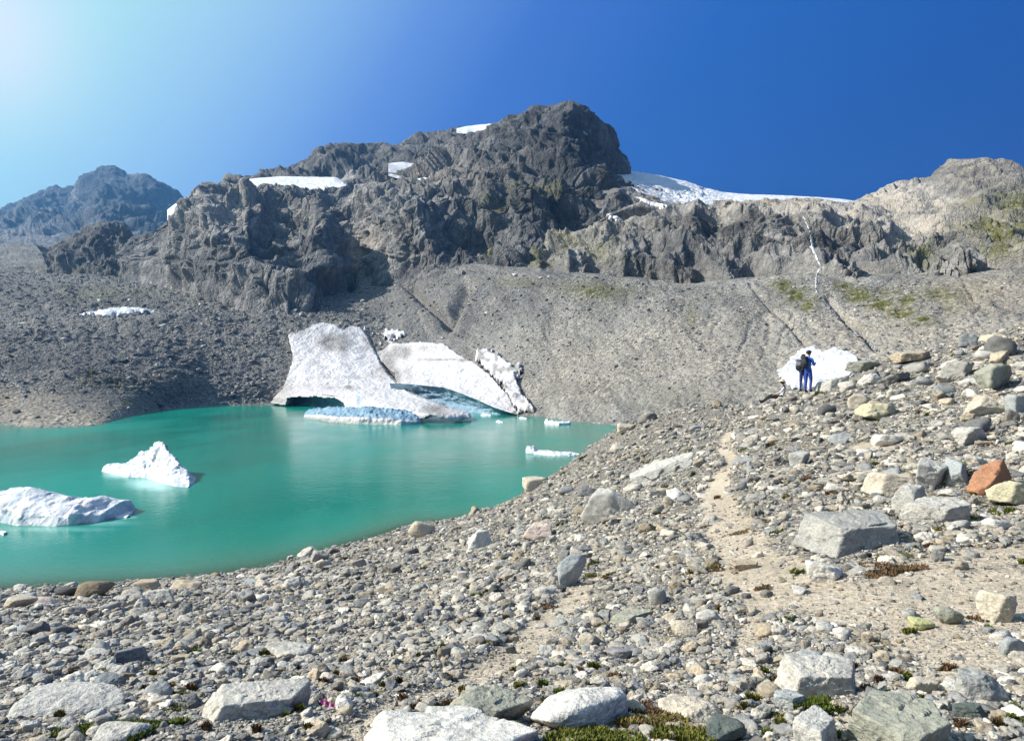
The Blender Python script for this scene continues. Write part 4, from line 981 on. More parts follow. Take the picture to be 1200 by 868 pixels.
# loose rubble, sizes thinning out with distance
protos = []
kinds = ['angular']*12+['round']*1+['slab']*8+['block']*3
PM = []
for k, kd in enumerate(kinds):
    r = np.random.default_rng(500+k)
    PM.append(stone_mesh(500+k, kd, 4 if k % 2 else 3, (1, r.uniform(.6, .95), r.uniform(.30, .58) if kd != 'slab' else r.uniform(.16, .32)), name='stone'))
tiers = [(.012, .026, 7, .34), (.026, .05, 14, .36), (.05, .10, 28, .44), (.10, .2, 52, .38), (.2, .38, 60, .2), (.38, .7, 60, .055), (.7, 1.1, 60, .012)]
SX = []; SY = []; SS = []
for a, b, dmax, cov in tiers:
    dmin = 2.3
    A = math.radians(136)/2*(dmax**2-dmin**2); m = (a*b)
    n = int(cov*A/(m*.62))
    th = rng.uniform(R(-68), R(68), n); rad = np.sqrt(rng.uniform(dmin**2, dmax**2, n))
    rad = np.where(rng.random(n) < .25, rng.uniform(dmin, dmax, n), rad)
    x, y = rad*np.sin(th), rad*np.cos(th)
    s = a*(b/a)**(rng.random(n)**1.15)
    x3 = np.stack([x, y, 0*x], -1)
    dens = sstep(-.45, .3, fbm(x3/1.9+a*40, 3)+.25*fbm(x3/7, 2))
    pm = path_mask(x, y)
    keep = rng.random(n) < (dens*.75+.25)*(1-pm*(.95 if a >= .05 else (.82 if a >= .026 else .5)))
    keep &= s > rad*.0016
    keep &= s < rad*np.where(rng.random(n) < .05, .05, .028)*np.where(rad > 20, 1.3, 1)
    keep &= ~((s > .2) & (pm > .3))
    SX.append(x[keep]); SY.append(y[keep]); SS.append(s[keep])
for (x0_, x1_, y0_, y1_, n_, a_, b_) in [(1000, 1260, 385, 470, 75, 15, 42), (960, 1260, 430, 540, 70, 12, 38), (860, 1020, 455, 560, 60, 9, 22), (880, 1220, 560, 640, 22, 14, 34), (860, 1240, 390, 560, 420, 7, 20), (860, 1240, 540, 640, 160, 7, 20), (640, 900, 520, 680, 45, 9, 24), (60, 640, 640, 760, 60, 9, 26), (0, 1200, 760, 868, 45, 12, 32)]:
    for _ in range(n_):
        q = p2w(rng.uniform(x0_, x1_), rng.uniform(y0_, y1_))
        if q is None: continue
        SX.append(np.array([q[0]])); SY.append(np.array([q[1]])); SS.append(np.array([(a_+(b_-a_)*rng.random()**2.2)*q[1]/F]))
sx, sy, ss = map(np.concatenate, (SX, SY, SS))
sz = ground(sx, sy)
keep = sz > -.35
for hx, hy, hr in TAKEN:
    keep &= ~((np.hypot(sx-hx, sy-hy) < hr*.95+ss*.35) & (ss > .12*hr))
# the hikers keep their footing
sx, sy, sz, ss = sx[keep], sy[keep], sz[keep], ss[keep]
# big stones must not run into each other
order = np.argsort(-ss); ok = np.ones(len(ss), bool); big = [i for i in order if ss[i] > .28]
bx = []
for i in big:
    if any((sx[i]-x)**2+(sy[i]-y)**2 < (.42*(ss[i]+s))**2 for x, y, s in bx): ok[i] = False
    else: bx.append((sx[i], sy[i], ss[i]))
sx, sy, sz, ss = sx[ok], sy[ok], sz[ok], ss[ok]
N = len(sx)
rot = np.stack([rng.normal(0, .22, N), rng.normal(0, .22, N), rng.uniform(0, 2*np.pi, N)], -1)
pidx = rng.integers(0, len(PM), N)
scl = ss[:, None]*np.stack([np.ones(N), rng.uniform(.8, 1.1, N), rng.uniform(.75, 1.25, N)], -1)
sz = sz-ss*.13
print('stones', N)
ipx = 600+sx/sy*F; ipy = 434+(CZ-sz)/sy*F; isz = ss/sy*F
vis = (ipx > 5) & (ipx < 1195) & (ipy < 862)
pick = np.nonzero(vis)[0]; pick = pick[np.argsort(-isz[pick])][:235]
tones = [('light grey', (.47, .465, .45)), ('mid grey', (.33, .33, .325)), ('tan', (.44, .38, .30)), ('bluish grey', (.31, .33, .35)), ('off-white', (.60, .585, .555)), ('dark grey', (.17, .172, .178))]
def zone(x, y):
    if y < 520 and x > 880: return 'on the high right-hand slope near the skyline'
    if y < 640 and x > 900: return 'on the right slope around the rust orange stone'
    if y < 640: return 'on the bare slope falling to the water'
    if y < 715 and x < 430: return 'on the stony shore of the turquoise lake'
    if x < 330: return 'in the bottom left rubble near the large pale boulders'
    if x < 640: return 'in the rubble left of the big white boulder'
    if x < 900: return 'in the gravel between the big white boulder and the path'
    return 'on the sandy ground of the lower right'
used = {}
for i in pick:
    r = np.random.default_rng(int(i)); t = r.choice(len(tones), p=[.3, .2, .17, .12, .14, .07])
    k = int(pidx[i]); o = link('stone', PM[k])
    o.location = (sx[i], sy[i], sz[i]); o.rotation_euler = rot[i]; o.scale = scl[i]
    j = 1+r.normal()*.06
    o.color = tuple(x*j for x in tones[t][1])+(0.0,)
    sh_ = {'angular': 'angular', 'round': 'rounded', 'slab': 'flat', 'block': 'blocky'}[kinds[k]]
    lab = '%s %s stone %s' % (tones[t][0], sh_, zone(ipx[i], ipy[i]))
    prop(o, lab, 'stone', lab.replace(' stone ', ' stones '))
    used.setdefault(k, o)
rest = np.ones(N, bool); rest[pick] = False

def scatter(name, pos_, rot_, scl_, idx_, protos_, mat, label, cat):
    me = bpy.data.meshes.new(name); me.vertices.add(len(pos_)); me.vertices.foreach_set('co', np.ascontiguousarray(pos_, np.float32).ravel())
    for nm, ar in (('rot', rot_), ('scl', scl_)):
        t = me.attributes.new(nm, 'FLOAT_VECTOR', 'POINT'); t.data.foreach_set('vector', np.ascontiguousarray(ar, np.float32).ravel())
    t = me.attributes.new('idx', 'INT', 'POINT'); t.data.foreach_set('value', np.ascontiguousarray(idx_, np.int32))
    o = link(name, me)
    tr = bpy.data.node_groups.new(name, 'GeometryNodeTree')
    tr.interface.new_socket('Geometry', in_out='INPUT', socket_type='NodeSocketGeometry'); tr.interface.new_socket('Geometry', in_out='OUTPUT', socket_type='NodeSocketGeometry')
    nd, lk = tr.nodes, tr.links
    gi, go = nd.new('NodeGroupInput'), nd.new('NodeGroupOutput')
    inst = nd.new('GeometryNodeInstanceOnPoints'); inst.inputs['Pick Instance'].default_value = True
    j = nd.new('GeometryNodeJoinGeometry')
    for q in reversed(protos_):
        oi = nd.new('GeometryNodeObjectInfo'); oi.inputs['Object'].default_value = q; oi.inputs['As Instance'].default_value = False
        sm = nd.new('GeometryNodeSetMaterial'); sm.inputs['Material'].default_value = mat
        gt = nd.new('GeometryNodeGeometryToInstance')
        lk.new(oi.outputs['Geometry'], sm.inputs['Geometry']); lk.new(sm.outputs[0], gt.inputs[0]); lk.new(gt.outputs[0], j.inputs[0])
    def at(nm, typ):
        a = nd.new('GeometryNodeInputNamedAttribute'); a.data_type = typ; a.inputs['Name'].default_value = nm; return a.outputs['Attribute']
    lk.new(gi.outputs[0], inst.inputs['Points']); lk.new(j.outputs[0], inst.inputs['Instance'])
    lk.new(at('idx', 'INT'), inst.inputs['Instance Index']); lk.new(at('rot', 'FLOAT_VECTOR'), inst.inputs['Rotation']); lk.new(at('scl', 'FLOAT_VECTOR'), inst.inputs['Scale'])
    lk.new(inst.outputs[0], go.inputs[0])
    md = o.modifiers.new('scatter', 'NODES'); md.node_group = tr
    prop(o, label, cat, kind='stuff'); return o
pk = sorted(used); PR = [used[k] for k in pk]; remap = {k: i for i, k in enumerate(pk)}
ri = np.array([remap.get(int(k), 0) for k in pidx])
scatter('rubble', np.stack([sx, sy, sz], -1)[rest], rot[rest], scl[rest], ri[rest], PR, M['stone'], 'loose grey and tan rubble covering the moraine slope', 'rubble')

# rocks strewn over the far scree
def far_rubble():
    n = 120000
    i = rng.uniform(20, bV.shape[0]-60, n); j = rng.uniform(120, bV.shape[1]-160, n)
    i0 = i.astype(int); j0 = j.astype(int); fi = (i-i0)[:, None]; fj = (j-j0)[:, None]
    p = bV[i0, j0]*(1-fi)*(1-fj)+bV[i0+1, j0]*fi*(1-fj)+bV[i0, j0+1]*(1-fi)*fj+bV[i0+1, j0+1]*fi*fj
    u = bU[i0, j0]; v = bPY[i0, j0]
    D = p[:, 1]
    s = (.0012*D)*(1+rng.pareto(2.6, n))*np.where(u > 450, .62, 1.0); s = np.minimum(s, np.where(u > 450, .006, .011)*D)
    dens = sstep(-.5, .25, fbm(p/14, 3))*.8+.2
    k = (p[:, 2] > -.3) & (rng.random(n) < dens*(1-.8*bmoss[i0, j0])) & (s < 2.8)
    mudz = (v > 462) & (u < 200); k &= ~(mudz & (rng.random(n) < .85))
    m = k.sum()
    return p[k]-np.array([0, 0, 1])*s[k, None]*.12, np.stack([rng.normal(0, .3, m), rng.normal(0, .3, m), rng.uniform(0, 6.28, m)], -1), np.repeat(s[k, None], 3, 1)*rng.uniform(.75, 1.25, (m, 3)), rng.integers(0, len(PR), m)
def farstone_build(nt, b):
    oi = nt.a('ShaderNodeObjectInfo'); p = nt.pos()
    pal = nt.ramp(oi.outputs['Random'], [(0, (.10, .10, .105)), (.5, (.19, .185, .18)), (.8, (.28, .27, .25)), (.93, (.42, .40, .37)), (1, (.55, .53, .5))])
    nt.link(nt.mix(1.0, pal, nt.ramp(nt.noise(p, .025, 3), [(.35, (.8, .8, .82)), (.65, (1.2, 1.17, 1.1))]), 'MULTIPLY'), b.inputs['Base Color'])
M['farstone'] = material('scree_stone', farstone_build, .1)
scatter('scree_rubble', *far_rubble(), PR, M['farstone'], 'scattered grey rocks on the far scree slopes', 'rubble')

# ------------------------------------------------------------------ moss and grass between the stones
def blade_mesh(name, spots, mat):
    """spots: (x, y, radius, blades, height, hue)"""
    Vs = []; hs = []
    for (x, y, r, n, hgt, hue) in spots:
        a = rng.uniform(0, 2*np.pi, n); q = np.sqrt(rng.random(n))*r*(1+.35*np.sin(3*a+x*7))
        bx_, by_ = x+q*np.cos(a), y+q*np.sin(a)*.8
        bz = ground(bx_, by_)
        for _ in (0,):
            ln = hgt*rng.uniform(.4, 1.2, n); wd = ln*rng.uniform(.18, .4, n)
            t = rng.uniform(0, 2*np.pi, n); le = rng.uniform(0, .9, n)
            tip = np.stack([bx_+ln*le*np.cos(t), by_+ln*le*np.sin(t), bz+ln*np.sqrt(1-.7*le**2)], -1)
            s_ = np.stack([-np.sin(t), np.cos(t), 0*t], -1)*wd[:, None]*.5
            b0 = np.stack([bx_, by_, bz-.1*ln], -1)
            mid = (b0*.45+tip*.55); mid[:, 2] += .12*ln
            Vs.append(np.stack([b0-s_*.6, b0+s_*.6, mid+s_, mid-s_, tip], 1)); hs.append(np.repeat((hue+rng.normal(0, .12, n))[:, None], 5, 1))
    V = np.concatenate(Vs); h = np.concatenate(hs); k = len(V); b = np.arange(k)[:, None]*5
    return np_mesh(name, V, [b+np.array([[0, 1, 2, 3]]), b+np.array([[3, 2, 4]])], mat, dict(hue=np.clip(h, 0, 1)))
def moss_build(nt, b):
    c = nt.ramp(nt.attr('hue'), [(0, (.055, .085, .012)), (.3, (.10, .11, .016)), (.55, (.16, .13, .035)), (.8, (.14, .085, .045)), (1, (.10, .055, .038))])
    nt.link(nt.mix(1.0, c, nt.ramp(nt.noise(nt.pos(), 25, 3), [(.3, (.6, .6, .6)), (.7, (1.5, 1.5, 1.5))]), 'MULTIPLY'), b.inputs['Base Color'])
    b.inputs['Roughness'].default_value = .7
M['moss'] = material('moss_and_grass', moss_build, .2)
def spot(px, py, rpx, n, h, hue):
    q = p2w_near(px, py); return (q[0], q[1], rpx*q[1]/F, n, h, hue)
big = [spot(165, 857, 40, 5200, .035, .12), spot(80, 864, 24, 1800, .034, .2), spot(690, 866, 50, 5200, .034, .3), spot(745, 834, 28, 2200, .036, .88), spot(775, 850, 40, 3600, .034, .6), spot(808, 864, 34, 3000, .034, .35), spot(960, 828, 24, 2200, .034, .08), spot(930, 848, 20, 1400, .034, .4), spot(905, 838, 10, 400, .02, .1),
       spot(1040, 668, 34, 2600, .04, .82), spot(1050, 650, 16, 600, .024, .3), spot(1150, 726, 12, 500, .03, .85), spot(1108, 783, 10, 400, .03, .8), spot(1098, 803, 9, 350, .025, .85), spot(345, 795, 12, 500, .024, .12), spot(210, 812, 18, 700, .02, .5), spot(200, 832, 16, 600, .02, .42), spot(95, 706, 8, 260, .10, .3), spot(70, 706, 9, 260, .09, .42),
       spot(1190, 850, 22, 900, .02, .15), spot(1170, 600, 14, 500, .04, .35), spot(865, 625, 14, 500, .03, .8), spot(775, 620, 8, 300, .05, .15), spot(693, 675, 9, 350, .04, .4), spot(715, 715, 14, 500, .03, .35), spot(955, 463, 12, 260, .10, .25), spot(1130, 606, 16, 500, .04, .35), spot(895, 690, 8, 300, .04, .85), spot(705, 768, 12, 400, .03, .88), spot(640, 712, 12, 350, .035, .85), spot(523, 828, 8, 280, .025, .6), spot(840, 668, 9, 320, .03, .75)]
r = np.random.default_rng(77)
for _ in range(330):
    x, y = r.uniform(0, 1200), 470+395*r.random()**.8
    q = p2w(x, y, g_base)
    if q is None or q[2] < .4: continue
    if path_mask(np.array([q[0]]), np.array([q[1]]))[0] > .6 and r.random() < .7: continue
    rp = r.uniform(2, 7); big.append((q[0], q[1], rp*q[1]/F, int(40+rp*30), min(.026+.003*q[1], .12), r.choice([.1, .25, .4, .6, .85, .9])))
o = link('moss_patches', blade_mesh('moss_patches', big, M['moss']))
prop(o, 'green and rust coloured moss and low plants between the stones', 'moss', kind='stuff')
q = p2w(1118, 560, ground)
o = link('grass_tuft', blade_mesh('grass_tuft', [(q[0], q[1], .13, 260, .22, .16), (q[0]+.1, q[1], .1, 120, .16, .3)], M['moss']))
prop(o, 'bright green grass tuft left of the rust orange stone', 'grass tuft')

# small pink wrapper caught between stones
q = p2w(384, 827, ground)
u_, v_ = np.meshgrid(np.linspace(0, 1, 26), np.linspace(0, 1, 12))
W_ = .082; px_ = (u_-.5)*W_; py_ = (v_-.5)*W_*.42
pz_ = .016+.006*np.sin(u_*17+v_*4)+.005*np.sin(v_*11)+.012*(1-u_)
V = np.stack([px_, py_, pz_], -1); V2 = V-np.array([0, 0, .0012])
f1 = grid_faces(12, 26); me = np_mesh('wrapper', np.concatenate([V.reshape(-1, 3), V2.reshape(-1, 3)]), np.concatenate([f1, f1[:, ::-1]+312]), plain('pink_foil', (.50, .14, .28), .5, .5, 60))
o = link('wrapper', me); o.location = q; o.rotation_euler = (.35, .2, -.25); prop(o, 'small crumpled pink wrapper caught between stones at the lower left', 'wrapper')

# ------------------------------------------------------------------ the hikers
for nm, c_, rgh in (('skin', (.48, .30, .22), .5), ('blue_jacket', (.03, .14, .55), .6), ('blue_trousers', (.03, .06, .27), .65), ('navy', (.02, .035, .13), .7), ('black_cloth', (.018, .018, .02), .8), ('dark_pack', (.035, .035, .045), .7), ('grey_pack', (.15, .145, .165), .7), ('boot', (.03, .025, .022), .7), ('pale_shirt', (.52, .50, .53), .8), ('hair_brown', (.035, .022, .016), .6), ('straw', (.55, .47, .34), .8), ('strap', (.25, .24, .25), .7), ('phone_black', (.01, .01, .012), .2)):
    M[nm] = plain(nm, c_, rgh, .15, 40)

def skin_body(name, J, E, parent):
    """J: name -> (xyz, (rx, ry)); E: (a, b, material). One continuous skinned surface"""
    ks = list(J); ix = {k: i for i, k in enumerate(ks)}
    me = bpy.data.meshes.new('skeleton'); me.from_pydata([J[k][0] for k in ks], [(ix[a], ix[b]) for a, b, _ in E], [])
    tmp = bpy.data.objects.new('skeleton', me); COL.objects.link(tmp)
    md = tmp.modifiers.new('skin', 'SKIN'); md.use_smooth_shade = True; md.branch_smoothing = .3
    if not me.skin_vertices: me.skin_vertices.new() if hasattr(me.skin_vertices, 'new') else None
    for k in ks:
        sv = me.skin_vertices[0].data[ix[k]]; r_ = J[k][1]; sv.radius = r_ if isinstance(r_, tuple) else (r_, r_); sv.use_root = (k == 'pelvis')
    sb = tmp.modifiers.new('sub', 'SUBSURF'); sb.levels = 2; sb.render_levels = 2
    dg = bpy.context.evaluated_depsgraph_get(); dg.update()
    body = bpy.data.meshes.new_from_object(tmp.evaluated_get(dg)); body.name = name
    bpy.data.objects.remove(tmp)
    ms = []
    for _, _, m in E:
        if m not in ms: ms.append(m)
    body.materials.clear()
    for m in ms: body.materials.append(M[m])
    nf = len(body.polygons); ce = np.zeros(nf*3); body.polygons.foreach_get('center', ce); ce = ce.reshape(-1, 3)
    best = np.full(nf, 9e9); mi = np.zeros(nf, np.int32)
    for a, b, m in E:
        A, B = np.array(J[a][0]), np.array(J[b][0]); v = B-A
        t = np.clip(((ce-A)@v)/(v@v+1e-9), 0, 1); ra = np.mean(J[a][1]); rb = np.mean(J[b][1])
        d_ = np.linalg.norm(ce-A-t[:, None]*v, axis=1)/(ra+t*(rb-ra)+.01)
        s_ = d_ < best; best = np.where(s_, d_, best); mi = np.where(s_, ms.index(m), mi)
    body.polygons.foreach_set('material_index', mi); body.polygons.foreach_set('use_smooth', np.ones(nf, bool)); body.update()
    return link('body', body, parent)

def hand(J, E, side, w, fwd, up, mat='skin', curl=.5):
    """five fingers rooted in the palm at wrist w"""
    w = np.array(w, float); f = np.array(fwd, float); f /= np.linalg.norm(f); u = np.array(up, float); u -= f*(u@f); u /= np.linalg.norm(u); s = np.cross(f, u)
    pal = w+f*.055; J[side+'palm'] = (tuple(pal), (.036, .017)); E.append((side+'wrist', side+'palm', mat))
    for k, (o_, ln) in enumerate(((-.028, .062), (-.010, .072), (.010, .068), (.027, .052))):
        a = w+f*.085+s*o_; b = a+f*ln*.5-u*ln*.18*curl; c_ = b+f*ln*.36-u*ln*.5*curl
        for q, nm, r_ in ((a, 'a', .0095), (b, 'b', .0088), (c_, 'c', .0075)): J[f'{side}f{k}{nm}'] = (tuple(q), r_)
        E += [(side+'palm', f'{side}f{k}a', mat), (f'{side}f{k}a', f'{side}f{k}b', mat), (f'{side}f{k}b', f'{side}f{k}c', mat)]
    a = w+f*.03-s*.036; b = a+f*.032-s*.016; c_ = b+f*.026
    for q, nm, r_ in ((a, 'a', .012), (b, 'b', .0105), (c_, 'c', .009)): J[f'{side}t{nm}'] = (tuple(q), r_)
    E += [(side+'palm', side+'ta', mat), (side+'ta', side+'tb', mat), (side+'tb', side+'tc', mat)]

def upright(top, legs, armL, armR, dip=.05, head=(0, .03)):
    J = dict(pelvis=((0, 0, .95), (.155, .11)), waist=((0, .005, 1.08), (.135, .10)), chest=((0, .01, 1.28), (.165, .115)), collar=((0, .0, 1.43), (.12, .085)), neck=((0, .012, 1.50), (.055, .055)),
             jaw=((head[0]*.6, .03+head[1]*.6, 1.575), (.062, .075)), skull=((head[0], head[1], 1.655), (.078, .094)), crown=((head[0], head[1]-.01, 1.735), (.05, .06)), nose=((head[0], head[1]+.105, 1.625), .014))
    E = [('pelvis', 'waist', top), ('waist', 'chest', top), ('chest', 'collar', top), ('collar', 'neck', 'skin'), ('neck', 'jaw', 'skin'), ('jaw', 'skull', 'skin'), ('skull', 'crown', 'skin'), ('skull', 'nose', 'skin')]
    for s, sd, (el, wr) in ((-1, 'L', armL), (1, 'R', armR)):
        J[sd+'hip'] = ((.085*s, 0, .90), (.10, .105)); J[sd+'knee'] = ((.10*s, .025+.03*s, .50), .065); J[sd+'calf'] = ((.105*s, -.0+.02*s, .34), .06); J[sd+'ankle'] = ((.11*s, -.02+.02*s, .10), .045); J[sd+'heel'] = ((.11*s, -.05+.02*s, .045), .042); J[sd+'toe'] = ((.125*s, .15+.02*s, .035), (.045, .032))
        E += [('pelvis', sd+'hip', legs), (sd+'hip', sd+'knee', legs), (sd+'knee', sd+'calf', legs), (sd+'calf', sd+'ankle', legs), (sd+'ankle', sd+'heel', 'boot'), (sd+'ankle', sd+'toe', 'boot')]
        J[sd+'shoulder'] = ((.185*s, 0, 1.40), .070); J[sd+'elbow'] = (el, .048); J[sd+'wrist'] = (wr, .032)
        E += [('collar', sd+'shoulder', top), (sd+'shoulder', sd+'elbow', top), (sd+'elbow', sd+'wrist', top)]
        d_ = np.array(wr)-np.array(el); hand(J, E, sd, wr, d_, (0, 0, 1))
    return J, E

def shell(name, mat, parent, centre, rad, zmin, bump_=.0, squash=1, seed=0, sub=4, keep=None):
    """hair or hat crown: the part of an ellipsoid cap above zmin, closed underneath"""
    D, Fc = ICO[sub]; V = D*np.array(rad); V = V*(1+bump_*fbm(D*4+seed, 3))[:, None]
    V[:, 2] = np.maximum(V[:, 2], zmin); V = V+np.array(centre)
    return link(name, np_mesh(name, V, Fc, M[mat]), parent)

def disc(name, mat, parent, centre, r0, r1, th, tilt=(0, 0), sag=.01, ax=1.0):
    a = np.linspace(0, 2*np.pi, 40, endpoint=False); prof = [(r0, th), (r1*.8, th*.8), (r1, -sag), (r1, -sag-th*.4), (r1*.8, 0), (r0, 0)]
    V = np.array([[(q*np.cos(a), q*ax*np.sin(a), 0*a+z)] for q, z in prof]).reshape(len(prof), 3, -1).transpose(0, 2, 1)
    o = link(name, np_mesh(name, V, grid_faces(len(prof), 40, True), M[mat]), parent); o.location = centre; o.rotation_euler = (tilt[0], tilt[1], 0); return o

def rbox(dims, n=10, p=3.2, taper=0.0, seed=0, wob=.02):
    """soft-cornered bag shape"""
    D, Fc = ICO[4]; q = np.power((np.abs(D)**p).sum(1), -1/p); V = D*q[:, None]*np.array(dims)*.5
    V[:, :2] *= (1-taper*(V[:, 2:3]/dims[2]+.5)**2); V = V*(1+wob*fbm(V*9+seed, 3))[:, None]
    return V, Fc

def backpack(label, loc, yaw, dims, mat, roll):
    e = bpy.data.objects.new('backpack', None); COL.objects.link(e); e.location = loc; e.rotation_euler = (R(4), 0, yaw)
    V, Fc = rbox(dims, taper=.14, seed=1); V[:, 2] += dims[2]/2
    link('bag', np_mesh('bag', V, Fc, M[mat]), e)
    V, Fc = rbox((dims[0]*1.02, dims[1]*1.06, dims[2]*.20), seed=4); V += np.array([0, .0, dims[2]*.98]); link('lid', np_mesh('lid', V, Fc, M[mat]), e)
    V, Fc = rbox((dims[0]*.72, dims[1]*.4, dims[2]*.42), seed=6); V += np.array([0, -dims[1]*.52, dims[2]*.32]); link('pocket', np_mesh('pocket', V, Fc, M['black_cloth']), e)
    for s in (-1, 1):
        t = np.linspace(0, 1, 24); a = t*np.pi
        c_ = np.stack([s*dims[0]*.30+0*t, dims[1]*.42+.20*np.sin(a), dims[2]*(.92-.62*t)+.06*np.sin(a)], -1)
        wv_ = np.array([[-.028, .0], [.028, .0], [.028, .012], [-.028, .012]])
        tube_ = np.stack([c_+np.array([w_[0], 0, 0])+np.stack([0*t, np.sin(a)*w_[1], np.cos(a)*w_[1]], -1) for w_ in wv_], 1)
        link('shoulder_strap', np_mesh('shoulder_strap', tube_, grid_faces(24, 4, True), M['strap']), e)
    if roll:
        a = np.linspace(0, 2*np.pi, 24, endpoint=False); xs = np.linspace(-.27, .27, 20); r_ = .075*(1-.9*np.abs(xs/.27)**14)
        V = np.stack([np.broadcast_to(xs[:, None], (20, 24)), -dims[1]*.15+r_[:, None]*np.cos(a), -.055+r_[:, None]*np.sin(a)], -1)
        link('sleeping_mat', np_mesh('sleeping_mat', V, grid_faces(20, 24, True), M['grey_pack']), e)
    return prop(e, label, 'backpack')

def place(px, py, yaw, label, scale=1.0, dz=0.0, dd=0.0):
    q = p2w_near(px, py)
    q = q*np.array([(q[1]+dd)/q[1], 1, 1])+np.array([0, dd, 0])
    z = float(ground(np.array([q[0]]), np.array([q[1]]))[0])
    e = bpy.data.objects.new('person', None); COL.objects.link(e); e.location = (q[0], q[1], z+dz); e.rotation_euler = (0, 0, yaw); e.scale = (scale,)*3
    prop(e, label, 'person'); return e
def on(e, off):
    return e.matrix_basis @ Vector(off)

def mtx(e): return Matrix.LocRotScale(e.location, e.rotation_euler, e.scale)

yaw1 = R(-62)
p1 = place(947, 461, yaw1, 'person standing in a bright blue jacket and blue trousers looking at a phone', 1.0, dz=.02)
J, E = upright('blue_jacket', 'blue_trousers', ((-.25, .05, 1.15), (-.08, .27, 1.17)), ((.25, .06, 1.14), (.09, .29, 1.18)), head=(0, .05))
skin_body('body', J, E, p1)
shell('hair', 'hair_brown', p1, (0, .03, 1.672), (.094, .112, .105), -.055, .06, seed=2)
V, Fc = rbox((.075, .009, .15), p=8, wob=0); o = link('phone', np_mesh('phone', V, Fc, M['phone_black'])); o.location = mtx(p1) @ Vector((.01, .40, 1.21)); o.rotation_euler = (R(-35), 0, yaw1); prop(o, 'small black phone in the hands of the person in blue', 'phone')
disc('cap_brim', 'navy', p1, (0, .10, 1.715), .0, .105, .012, (R(-8), 0), .01)
shell('cap', 'navy', p1, (0, .04, 1.70), (.098, .112, .078), -.0, .01, seed=5)
backpack('black backpack worn by the person in the bright blue jacket', mtx(p1) @ Vector((0, -.20, 1.0)), yaw1, (.30, .20, .48), 'dark_pack', False)
yaw2 = R(-48)
p2 = place(941, 459, yaw2, 'person in dark navy clothes standing half hidden behind the one in blue', .99, dz=.02, dd=.75)
J, E = upright('navy', 'navy', ((-.24, -.02, 1.12), (-.22, .14, .93)), ((.24, -.02, 1.12), (.22, .14, .93)), head=(.01, .03))
skin_body('body', J, E, p2)
shell('hair', 'hair_brown', p2, (.01, .015, 1.675), (.094, .112, .105), -.07, .06, seed=9)
backpack('big grey hiking backpack on the half hidden person', mtx(p2) @ Vector((-.03, -.26, .98)), yaw2, (.33, .25, .52), 'grey_pack', False)

# seated hiker, legs stretched towards the lake
yaw3 = R(78)
p3 = place(916, 456, yaw3, 'person sitting on the crest in a pale shirt, dark trousers and a sun hat', 1.0, dz=-.02)
J = dict(pelvis=((0, 0, .13), (.15, .12)), waist=((0, -.04, .26), (.13, .10)), chest=((0, -.09, .45), (.16, .11)), collar=((0, -.09, .60), (.115, .085)), neck=((0, -.07, .67), (.052, .052)), jaw=((0, -.03, .735), (.062, .072)), skull=((0, -.02, .815), (.078, .094)), crown=((0, -.03, .895), (.05, .06)), nose=((0, .085, .79), .014))
E = [('pelvis', 'waist', 'pale_shirt'), ('waist', 'chest', 'pale_shirt'), ('chest', 'collar', 'pale_shirt'), ('collar', 'neck', 'skin'), ('neck', 'jaw', 'skin'), ('jaw', 'skull', 'skin'), ('skull', 'crown', 'skin'), ('skull', 'nose', 'skin')]
for s, sd in ((-1, 'L'), (1, 'R')):
    J[sd+'hip'] = ((.09*s, .05, .11), (.10, .10)); J[sd+'knee'] = ((.13*s, .47, .17+.04*s), .066); J[sd+'calf'] = ((.12*s, .64, .07), .058); J[sd+'ankle'] = ((.11*s, .88, -.12), .045); J[sd+'heel'] = ((.11*s, .93, -.17), .042); J[sd+'toe'] = ((.14*s, .99, -.02), (.042, .032))
    E += [('pelvis', sd+'hip', 'black_cloth'), (sd+'hip', sd+'knee', 'black_cloth'), (sd+'knee', sd+'calf', 'black_cloth'), (sd+'calf', sd+'ankle', 'black_cloth'), (sd+'ankle', sd+'heel', 'boot'), (sd+'ankle', sd+'toe', 'boot')]
    J[sd+'shoulder'] = ((.18*s, -.09, .575), .068); el = (.26*s, -.05 if s > 0 else .10, .33); wr = (.2*s, -.22, .12) if s > 0 else (-.12, .30, .26)
    J[sd+'elbow'] = (el, .046); J[sd+'wrist'] = (wr, .031)
    E += [('collar', sd+'shoulder', 'black_cloth'), (sd+'shoulder', sd+'elbow', 'pale_shirt'), (sd+'elbow', sd+'wrist', 'skin')]
    hand(J, E, sd, wr, np.array(wr)-np.array(el), (0, 0, 1))
skin_body('body', J, E, p3)
shell('hair', 'hair_brown', p3, (0, -.045, .83), (.092, .108, .10), -.09, .05, seed=3)
disc('hat_brim', 'straw', p3, (0, -.02, .868), .05, .20, .012, (R(6), 0), .02)
shell('hat_crown', 'straw', p3, (0, -.025, .875), (.104, .118, .10), -.01, .02, seed=8)

# ------------------------------------------------------------------ air, sky, sun, camera
hb = np.array([[x, y, z] for x in (-2400, 2400) for y in (-80, 2300) for z in (-30, 640)], float)
hf = np.array([[0, 1, 3, 2], [4, 6, 7, 5], [0, 4, 5, 1], [2, 3, 7, 6], [0, 2, 6, 4], [1, 5, 7, 3]])
hm = bpy.data.materials.new('mountain_air'); hm.use_nodes = True; hm.node_tree.nodes.clear()
ho = hm.node_tree.nodes.new('ShaderNodeOutputMaterial'); hv = hm.node_tree.nodes.new('ShaderNodeVolumePrincipled')
hv.inputs['Color'].default_value = (.20, .52, 1, 1); hv.inputs['Density'].default_value = .00017; hv.inputs['Anisotropy'].default_value = .45
hm.node_tree.links.new(hv.outputs[0], ho.inputs['Volume'])
o = link('haze', np_mesh('haze', hb, hf, hm, smooth=False)); prop(o, 'thin blue mountain haze', 'haze', kind='stuff')

